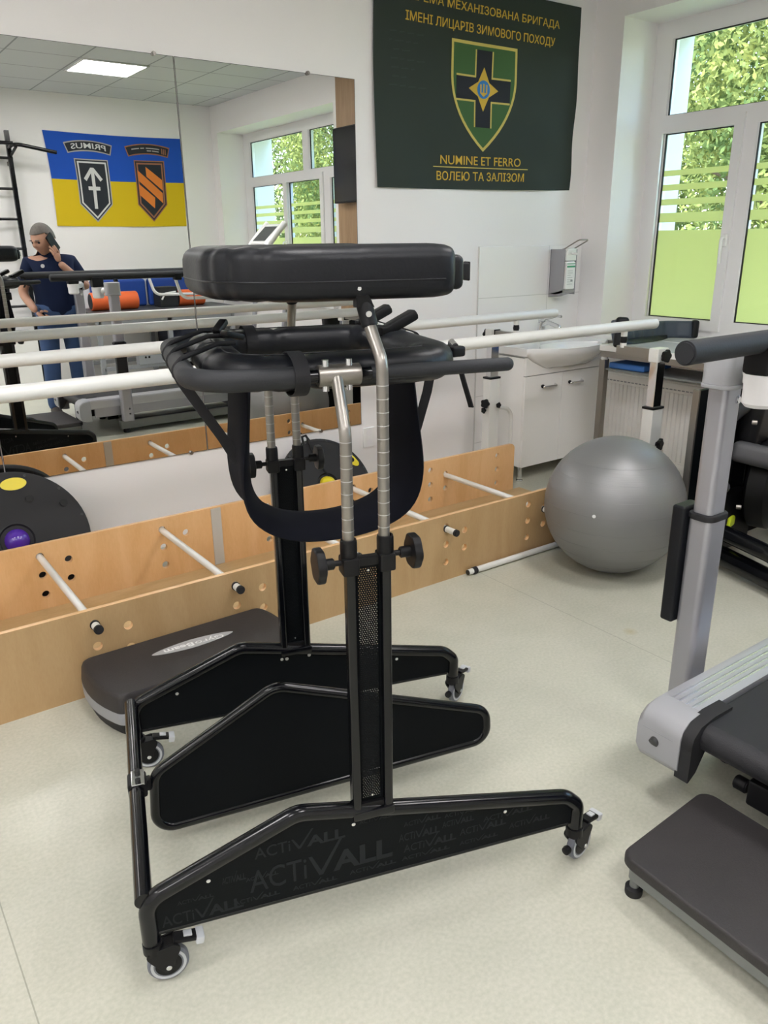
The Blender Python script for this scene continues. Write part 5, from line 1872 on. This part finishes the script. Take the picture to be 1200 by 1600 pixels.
MB().box((3.37, 1.86, .222), (.085, .02, .050), .010, (0, .1, .3)).build('reflector', 'lime_yellow', t)
for z, x in ((.70, 3.40), (.43, 3.50), (.30, 3.37)):
    MB().cyl((x, 1.845, z), (x + .01, 1.825, z), .012, 14, bev=.002).build('hub_bolt', 'satin_steel', t)
MB().bb(3.56, 3.64, 1.93, 1.998, .05, .82, .006).build('mast', 'black_gloss', t)
MB().bb(3.34, 3.62, 1.90, 1.96, .05, .34, .01).build('lower_shroud', 'black_plastic', t)

# ------------------------------------------------------------------ television on the oak clad pier
t = thing('wall_television', 'black television on the oak panel beside the window, edge seen in mirror', 'television', (4.31, 1.15, 1.83))
MB().bb(4.275, 4.310, .785, 1.80, 1.835, 2.478, .006).build('screen_body', 'black_plastic', t)
MB().bb(4.2735, 4.2755, .797, 1.788, 1.850, 2.466).build('screen', 'screen_black', t)
MB().bb(4.308, XW - .011, 1.02, 1.30, 2.05, 2.25, .004).build('wall_bracket', 'black_plastic', t)

# ================================================================== ROOM BEHIND THE CAMERA (seen in the mirror)
# wall bars with pull-up handles
t = thing('wall_bars', 'black steel wall bars with pull up handles left of the blue yellow flag', 'wall bars', (1.6, YB, 0))
for x in (1.12, 2.05):
    MB().bb(x - .022, x + .022, YB + .085, YB + .13, 0, 2.61, .004).build('upright', 'black_gloss', t)
    for z in (.3, 1.3, 2.3):
        MB().bb(x - .015, x + .015, YB, YB + .09, z - .02, z + .02).build('wall_bracket', 'black_gloss', t)
for k in range(8):
    z = .27 + k * .297
    MB().cyl((1.12, YB + .108, z), (2.075, YB + .108, z), .014, 14).build('rung', 'black_gloss', t)
for x in (1.12, 2.05):
    MB().sweep(fillet([(x, YB + .12, 2.44), (x, YB + .32, 2.47), (x + (.42 if x > 2 else -.42), YB + .30, 2.405)], .09), .019, 12).build('pull_up_handle', 'black_gloss', t)
    MB().sweep([(x, YB + .12, 2.36), (x + .03, YB + .30, 2.44)], .014, 10).build('handle_strut', 'black_gloss', t)
MB().cyl((1.12, YB + .32, 2.47), (2.05, YB + .32, 2.47), .018, 14).build('pull_up_bar', 'black_gloss', t)

# treatment couch with mats, rolls, boards
t = thing('treatment_couch', 'dark topped treatment couch against the flag wall, grey metal frame', 'couch', (3.3, -1.64, 0))
MB().bb(2.50, 4.20, YB + .02, -1.30, .725, .795, .02, 3).build('couch_top', 'dark_vinyl', t)
for x in (2.56, 3.36, 4.14):
    for y in (-1.96, -1.36):
        MB().bb(x - .025, x + .025, y - .025, y + .025, 0, .725, .003).build('leg', 'silver_grey', t)
MB().bb(2.56, 4.14, -1.385, -1.335, .665, .725, .003).bb(2.56, 4.14, -1.385, -1.335, .16, .20, .003).bb(2.56, 4.14, -1.98, -1.94, .16, .20, .003).build('frame_rail', 'silver_grey', t)
MB().bb(2.95, 3.30, -1.42, -1.32, .20, .42, .004).build('control_box', 'silver_grey', t)
sk = MB()
for x, z in ((3.03, .33), (3.07, .33), (3.03, .28), (3.07, .28)):
    sk.cyl((x, -1.3195, z), (x, -1.3185, z), .012, 12)
sk.build('socket', 'screen_black', t, split=True)
for i, (a, b) in enumerate(((2.70, 3.34), (3.37, 4.02))):
    tag(MB().bb(a, b, YB + .015, YB + .105, .796, 1.105, .03, 4).build('blue_mat', 'blue_vinyl'),
        ('blue mat standing on the couch below the first shield badge', 'blue mat standing on the couch below the orange striped badge')[i], 'mat', 'blue mats along the flag wall')
for i, (a, b) in enumerate(((2.62, 2.78), (2.94, 3.24), (3.32, 3.74))):
    tag(MB().bb(a, b, YB + .003, YB + .0145, .80, 1.215, .003).build('white_board', 'label_white'),
        ('narrowest white board behind the blue mats, by the wall bars', 'middle white board behind the blue mats on the couch', 'widest white board behind the blue mats on the couch')[i], 'board', 'white boards behind the mats')
def roll(x0, x1, y, r, lab):
    t = thing('bolster', lab, 'bolster', ((x0 + x1) / 2, y, .796), 0, 'orange bolsters on the couch')
    MB().lathe([(0, 0), (r * .93, 0), (r, .010), (r, x1 - x0 - .010), (r * .93, x1 - x0), (0, x1 - x0)], (x0, y, .7955 + r), (1, 0, 0), 32).build('cover', 'orange_vinyl', t, sharp=50)
    for x, s in ((x0, -1), (x1, 1)):
        MB().cyl((x - s * .004, y, .7955 + r), (x + s * .002, y, .7955 + r), r * .86, 28).build('end_disc', 'badge_black', t)
    return t
roll(2.58, 3.10, -1.62, .098, 'orange bolster on the couch, longer one nearest the man')
roll(3.60, 3.92, -1.66, .092, 'short orange bolster on the couch, nearest the window wall')
t = thing('foam_block', 'black foam block with a white clip on the couch between bolsters', 'block', (3.47, -1.68, .796))
MB().bb(3.36, 3.585, -1.80, -1.58, .796, 1.02, .012).build('block_body', 'black_foam', t)
MB().sweep(fillet([(3.38, -1.57, .88), (3.42, -1.565, .95), (3.55, -1.565, .965)], .02), .010, 10).build('clip', 'white_gloss', t)
tag(MB().bb(3.40, 4.08, -1.90, -1.44, .205, .60, .03, 3).build('storage_cushion', 'navy_vinyl'), 'navy blue cushion stored under the treatment couch', 'cushion')
t = thing('supply_cabinet', 'low light grey cabinet against the flag wall below the wall bars', 'cabinet', (1.55, -1.6, 0))
MB().bb(1.2, 1.95, YB + .16, -1.50, .06, .62, .004).build('body', 'light_grey_plastic', t)
for a, b in ((1.205, 1.572), (1.578, 1.945)):
    d_ = MB().bb(a, b, -1.50, -1.482, .065, .615, .002).build('door', 'cabinet_white', t)
    MB().bb((a + b) / 2 - .05, (a + b) / 2 + .05, -1.482, -1.468, .55, .562, .003).build('handle', 'satin_steel', d_)
MB().bb(1.22, 1.93, YB + .2, -1.54, 0, .06).build('plinth', 'frame_grey', t)

# ------------------------------------------------------------------ the man on the phone (stands behind the treadmill, seen in the mirror)
MX, MY = 1.83, -.02
man = thing('person', 'person in navy polo shirt and jeans holding a phone to one ear', 'person', (MX, MY, 0))
def bw(mb, name, mm, parent=None, **kw):
    return mb.build(name, mm, parent or man, local=True, **kw)
# local axes: x to the window side, y towards the mirror
JO = {'pel': (0, 0, .93), 'sp1': (0, .01, 1.06), 'sp2': (0, 0, 1.22), 'ch': (0, -.01, 1.33), 'nk': (-.005, -.005, 1.42), 'nk2': (-.02, .015, 1.49),
      'shR': (.180, -.01, 1.345), 'elR': (.262, .085, 1.125), 'wrR': (.035, .150, 1.352),
      'shL': (-.180, .0, 1.345), 'elL': (-.262, -.03, 1.10), 'wrL': (-.200, .105, .945),
      'hpR': (.095, 0, .90), 'knR': (.105, .02, .50), 'anR': (.115, -.02, .09), 'hpL': (-.095, 0, .90), 'knL': (-.12, .03, .50), 'anL': (-.135, -.01, .09)}
def chain(names, rads, joints=JO, sub=2):
    """names: list of (joint, parent index)"""
    return skinmesh([joints[n] for n, _ in names], [(p, i) for i, (n, p) in enumerate(names) if p is not None], rads, sub)
body = MB()
sk_ = [('pel', None), ('sp1', 0), ('sp2', 1), ('ch', 2), ('nk', 3), ('nk2', 4), ('shR', 3), ('elR', 6), ('wrR', 7), ('shL', 3), ('elL', 9), ('wrL', 10),
       ('hpR', 0), ('knR', 12), ('anR', 13), ('hpL', 0), ('knL', 15), ('anL', 16)]
rd = [(.15, .11), (.15, .115), (.155, .115), (.14, .10), .065, .058, .062, .044, .030, .062, .044, .030, .085, .060, .042, .085, .060, .042]
body.mesh(chain(sk_, rd))
# feet
for s, an in ((1, JO['anR']), (-1, JO['anL'])):
    body.mesh(skinmesh([(an[0], an[1] - .03, .06), (an[0] + s * .01, an[1] + .08, .045), (an[0] + s * .02, an[1] + .17, .03)], [(0, 1), (1, 2)], [.042, .042, .030], 2))
# head turned to -x, tipped down a little
HM = Matrix.Translation((-.045, .050, 1.538)) @ Matrix.Rotation(R(56), 4, 'Z') @ Matrix.Rotation(R(-18), 4, 'X') @ Matrix.Scale(1.08, 4)
def headmesh():
    bm = bmesh.new()
    bmesh.ops.create_uvsphere(bm, u_segments=48, v_segments=36, radius=1.0)
    for v in bm.verts:
        x, y, z = v.co
        # y forward
        w = .078; d = .101; h = .122
        if z < -.1:
            k = (-.1 - z)
            w *= 1 - .30 * k; d *= 1 - .10 * k
        px_, py_, pz_ = x * w, y * d, z * h
        if y < 0 and z < -.2: py_ *= 1 - .35 * (-.2 - z)
        # brow, eye sockets, nose, lips, chin
        if y > 0:
            def g(cx, cz, sx, sz): return math.exp(-((x - cx) / sx) ** 2 - ((z - cz) / sz) ** 2)
            py_ += .007 * g(0, .18, .5, .10)
            py_ -= .010 * (g(.36, .03, .18, .10) + g(-.36, .03, .18, .10))
            py_ += .024 * g(0, -.16, .12, .12) + .013 * g(0, .0, .09, .16)
            py_ += .006 * (g(0, -.42, .22, .045) + g(0, -.53, .2, .045)) - .004 * g(0, -.475, .24, .02)
            py_ += .010 * g(0, -.78, .26, .14)
            py_ += .005 * (g(.5, -.2, .2, .2) + g(-.5, -.2, .2, .2))
        v.co = (px_, py_, pz_)
    me = bpy.data.meshes.new('h'); bm.to_mesh(me); bm.free()
    return me
body.mesh(headmesh(), HM)
ears = MB()
for s in (1, -1):
    e_ = MB().sph((s * .078, -.008, -.002), .030, 10, (.32, .62, 1.05), (0, s * .25, 0))
    me = bpy.data.meshes.new('e'); e_.bm.to_mesh(me); e_.bm.free()
    body.mesh(me, HM)
# hands
def hand(wr, dirv, palm_n, side, curl, spread=1.0):
    """wr wrist, dirv fingers' direction, palm_n palm normal, side: direction of the thumb"""
    wr = Vector(wr); f = Vector(dirv).normalized(); n = Vector(palm_n).normalized(); sd_ = Vector(side).normalized()
    out = []
    out.append(skinmesh([wr, wr + f * .045, wr + f * .088], [(0, 1), (1, 2)], [(.028, .020), (.040, .016), (.040, .014)], 2))
    for i, (o, L) in enumerate(((.030, .072), (.010, .080), (-.010, .074), (-.029, .058))):
        b0 = wr + f * .075 + sd_ * o
        a1 = curl * .5; a2 = curl * 1.1
        d1 = (f * math.cos(a1) + n * math.sin(a1)); d2 = (f * math.cos(a2) + n * math.sin(a2))
        p1 = b0 + d1 * L * .50; p2 = p1 + d2 * L * .32; p3 = p2 + (f * math.cos(a2 * 1.4) + n * math.sin(a2 * 1.4)) * L * .26
        out.append(skinmesh([b0, p1, p2, p3], [(0, 1), (1, 2), (2, 3)], [.0098, .0092, .0085, .0070], 2))
    t0 = wr + f * .025 + sd_ * .022
    t1 = t0 + (sd_ * .7 + f * .6 + n * .35).normalized() * .042
    t2 = t1 + (f * .9 + sd_ * .25 + n * .3).normalized() * .032
    out.append(skinmesh([t0, t1, t2], [(0, 1), (1, 2)], [.0135, .0110, .0085], 2))
    return out
# phone hand: palm towards the head
hd_c = HM @ Vector((.082, .0, -.01))
fdir = (HM.to_3x3() @ Vector((0.0, .30, .95))).normalized()
pn = (HM.to_3x3() @ Vector((-1, 0, 0))).normalized()
th = (HM.to_3x3() @ Vector((0, -.95, .3))).normalized()
wr = Vector(JO['wrR'])
for me in hand(wr, (HM @ Vector((.115, .040, -.02)) - wr), pn, th, .55):
    body.mesh(me)
for me in hand(JO['wrL'], (.55, .45, -.5), (.5, -.6, .1), (.2, .5, .6), .7):
    body.mesh(me)
bw(body, 'body', 'skin', sharp=180)
# hair
hb = bmesh.new()
bmesh.ops.create_uvsphere(hb, u_segments=40, v_segments=30, radius=1.0)
for v in hb.verts:
    x, y, z = v.co
    v.co = (x * .0800, y * .1025 - .001, z * .1245 + .001)
    if y < 0 and z < -.2: v.co.y *= 1 - .25 * (-.2 - z)
kill = []
for v in hb.verts:
    x, y, z = v.co.x / .0800, v.co.y / .1025, v.co.z / .1245
    lim = .50 if y > .45 else (.50 - (.45 - y) * .75 if y > -.2 else (.01 + (y + .2) * .30))
    if abs(x) > .6 and y > -.25 and y < .45: lim = max(lim, .25)
    if z < lim: kill.append(v)
bmesh.ops.delete(hb, geom=kill, context='VERTS')
bmesh.ops.solidify(hb, geom=list(hb.faces), thickness=-.005)
me = bpy.data.meshes.new('hair'); hb.to_mesh(me); hb.free()
bw(MB().mesh(me, HM), 'hair', 'hair_grey', sharp=180)
# brows and eyes
br = MB(); ey = MB()
for s in (1, -1):
    br.box((s * .031, .098, .024), (.034, .008, .006), .002, (0, s * .12, -s * .35))
    ey.sph((s * .030, .0835, .004), .0105, 8)
me = bpy.data.meshes.new('b'); br.bm.to_mesh(me); br.bm.free()
bw(MB().mesh(me, HM), 'eyebrow', 'hair_grey', split=True)
me = bpy.data.meshes.new('b'); ey.bm.to_mesh(me); ey.bm.free()
bw(MB().mesh(me, HM), 'eye', 'badge_black', split=True)
# polo shirt
J2 = dict(JO)
J2['slR'] = tuple(Vector(JO['shR']).lerp(Vector(JO['elR']), .78)); J2['slL'] = tuple(Vector(JO['shL']).lerp(Vector(JO['elL']), .78))
J2['hem'] = (0, 0, .90)
sk_ = [('sp1', None), ('sp2', 0), ('ch', 1), ('nk', 2), ('shR', 2), ('slR', 4), ('shL', 2), ('slL', 6), ('hem', 0)]
rd = [(.178, .150), (.174, .142), (.155, .120), .078, .072, .066, .072, .066, (.172, .138)]
sh = MB(); sh.mesh(chain(sk_, rd, J2))
bw(sh, 'polo_shirt', 'polo_navy', sharp=180)
cl_ = MB().sweep([(.085 * math.cos(a), -.002 + .078 * math.sin(a), 1.432 - .018 * math.sin(a)) for a in [2 * PI * k / 28 for k in range(28)]], 1.0, closed=True,
                 prof=[(-.005, -.024), (.005, -.022), (.004, .022), (-.004, .024)], up=(0, 0, 1))
bw(cl_, 'collar', 'polo_navy')
bw(MB().cyl((-.10, .128, 1.325), (-.10, .136, 1.325), .016, 16, bev=.002), 'chest_badge', 'badge_white')
# jeans, belt, shoes
J3 = dict(JO)
J3['cuR'] = (JO['anR'][0], JO['anR'][1], .05); J3['cuL'] = (JO['anL'][0], JO['anL'][1], .05)
sk_ = [('pel', None), ('hpR', 0), ('knR', 1), ('cuR', 2), ('hpL', 0), ('knL', 4), ('cuL', 5)]
jn = MB(); jn.mesh(chain(sk_, [(.160, .125), .105, .080, .066, .105, .080, .066], J3))
bw(jn, 'jeans', 'jeans', sharp=180)
for s, an in ((1, JO['anR']), (-1, JO['anL'])):
    so_ = MB()
    so_.mesh(skinmesh([(an[0], an[1] - .05, .055), (an[0], an[1] + .02, .060), (an[0] + s * .012, an[1] + .12, .045), (an[0] + s * .02, an[1] + .19, .036)], [(0, 1), (1, 2), (2, 3)], [.046, .050, .048, .034], 2))
    so_.box((an[0] + s * .008, an[1] + .065, .009), (.092, .28, .018), .008)
    bw(so_, 'shoe', 'leather')
# phone held at the ear
ph = thing('mobile_phone', 'black mobile phone held against the ear of the person in navy', 'phone', tuple(Vector((MX, MY, 0)) + (HM @ Vector((.094, .02, -.02)))))
pm = Matrix.Translation((MX, MY, 0)) @ HM @ Matrix.Translation((.096, .012, -.022)) @ Matrix.Rotation(R(-20), 4, 'X')
p_ = MB().box((0, 0, 0), (.010, .074, .150), .005)
me = bpy.data.meshes.new('p'); p_.bm.to_mesh(me); p_.bm.free()
MB().mesh(me, pm).build('phone_body', 'black_plastic', ph)
p_ = MB().bb(-.0056, -.0050, -.033, .033, -.068, .068)
me = bpy.data.meshes.new('p'); p_.bm.to_mesh(me); p_.bm.free()
MB().mesh(me, pm).build('phone_screen', 'screen_black', ph)

# ================================================================== OUTSIDE
g = tag(MB().bb(XW + WT, 40, -40, 40, -1.2, -.9).build('ground_outside', 'grass', smooth=False), kind='structure')
rng = np.random.default_rng(5)
def tree(x, y, h, rad_, leaf, n, lab, droop=.5, zb=.2):
    t = thing('leafy_tree', lab, 'tree', (x, y, -.9), 0, 'trees outside the windows')
    tr_ = MB()
    tr_.sweep([(x, y, -.9), (x + .05, y, .8), (x - .05, y + .08, h * .5), (x, y, h * .85)], .12, 10, rad=[.17, .14, .09, .03])
    for k in range(7):
        a = k * 2.4
        z = .8 + k * (h * .7 - .8) / 7
        tr_.sweep([(x, y, z), (x + .5 * rad_ * math.cos(a), y + .5 * rad_ * math.sin(a), z + .6), (x + .85 * rad_ * math.cos(a), y + .85 * rad_ * math.sin(a), z + .8)], .04, 7, rad=[.05, .03, .012])
    tr_.build('trunk', 'bark', t)
    # leaves as small quads on drooping sprays
    nc = n * 7 // 60
    cu_ = rng.uniform(-1, 1, (nc * 3, 3)); cu_ = cu_[(cu_ ** 2).sum(1) < 1][:nc]
    nc = len(cu_)
    rr_ = (cu_ ** 2).sum(1, keepdims=True) ** .5
    cu_ = cu_ / np.maximum(rr_, 1e-3) * rr_ ** .45
    cz = (h + zb) / 2; hz = (h - zb) / 2
    cen = np.stack([x + cu_[:, 0] * rad_, y + cu_[:, 1] * rad_, cz + cu_[:, 2] * hz], 1)
    base = np.repeat(cen, 30, 0)
    off = np.clip(rng.normal(0, 1, base.shape), -1.9, 1.9) * np.array([.17, .17, .30])
    off[:, 2] -= droop * np.abs(rng.normal(0, .3, len(off)))
    pc = base + off
    N = len(pc)
    L = rng.uniform(.028, .054, N)[:, None]
    d1 = rng.normal(0, 1, (N, 3)); d1[:, 2] -= 1.0 * droop; d1 /= np.linalg.norm(d1, axis=1)[:, None]
    d2 = rng.normal(0, 1, (N, 3)); d2 -= (d2 * d1).sum(1)[:, None] * d1; d2 /= np.linalg.norm(d2, axis=1)[:, None]
    V = np.empty((N, 4, 3))
    V[:, 0] = pc - d1 * L; V[:, 1] = pc + d2 * L * .5; V[:, 2] = pc + d1 * L; V[:, 3] = pc - d2 * L * .5
    V = V.reshape(-1, 3)
    me = bpy.data.meshes.new('foliage')
    me.vertices.add(len(V)); me.vertices.foreach_set('co', (V - np.array([x, y, -.9])).ravel())
    me.loops.add(len(V)); me.loops.foreach_set('vertex_index', np.arange(len(V)))
    me.polygons.add(N); me.polygons.foreach_set('loop_start', np.arange(0, len(V), 4)); me.polygons.foreach_set('loop_total', np.full(N, 4))
    me.update()
    me.materials.append(M[leaf])
    o = bpy.data.objects.new('foliage', me); COL.objects.link(o); o.parent = t
    o['kind'] = 'stuff'
LF = [(9.6, 4.9, 7.5, 'leaf_b', 16000, 'bright yellow green tree outside the window behind the tilting sash'),
      (9.6, 8.6, 8.0, 'leaf_c', 15000, 'darker green tree outside, nearest the left edge of the window'),
      (13.2, 6.4, 9.0, 'leaf_a', 15000, 'mid green tree standing behind and between the two nearest window trees'),
      (9.6, 1.2, 6.0, 'leaf_a', 9000, 'mid green tree outside, hidden behind the oak clad pier'),
      (9.6, -7.0, 7.5, 'leaf_b', 14000, 'bright tree in the mirror, behind the pane next to the television'),
      (9.6, -10.7, 8.0, 'leaf_a', 14000, 'mid green tree in the mirror, behind the middle of the reflected window'),
      (9.6, -14.4, 8.0, 'leaf_b', 12000, 'bright tree in the mirror, at the left of the reflected window'),
      (13.2, -9.0, 9.0, 'leaf_c', 11000, 'dark green tree in the mirror, standing behind the bright ones'),
      (13.2, -12.7, 9.0, 'leaf_a', 11000, 'second dark tree in the mirror, behind the left pane'),
      (13.2, 10.1, 9.0, 'leaf_b', 13000, 'far bright tree outside, at the left pane behind the dark one'),
      (16.8, 8.3, 10.0, 'leaf_c', 13000, 'farthest dark tree outside, behind the near pair'),
      (16.8, 12.0, 10.0, 'leaf_a', 13000, 'farthest mid green tree outside, at the left window edge')]
for x, y, h, lf, n, lab in LF:
    tree(x, y, h, 1.42, lf, n, lab)
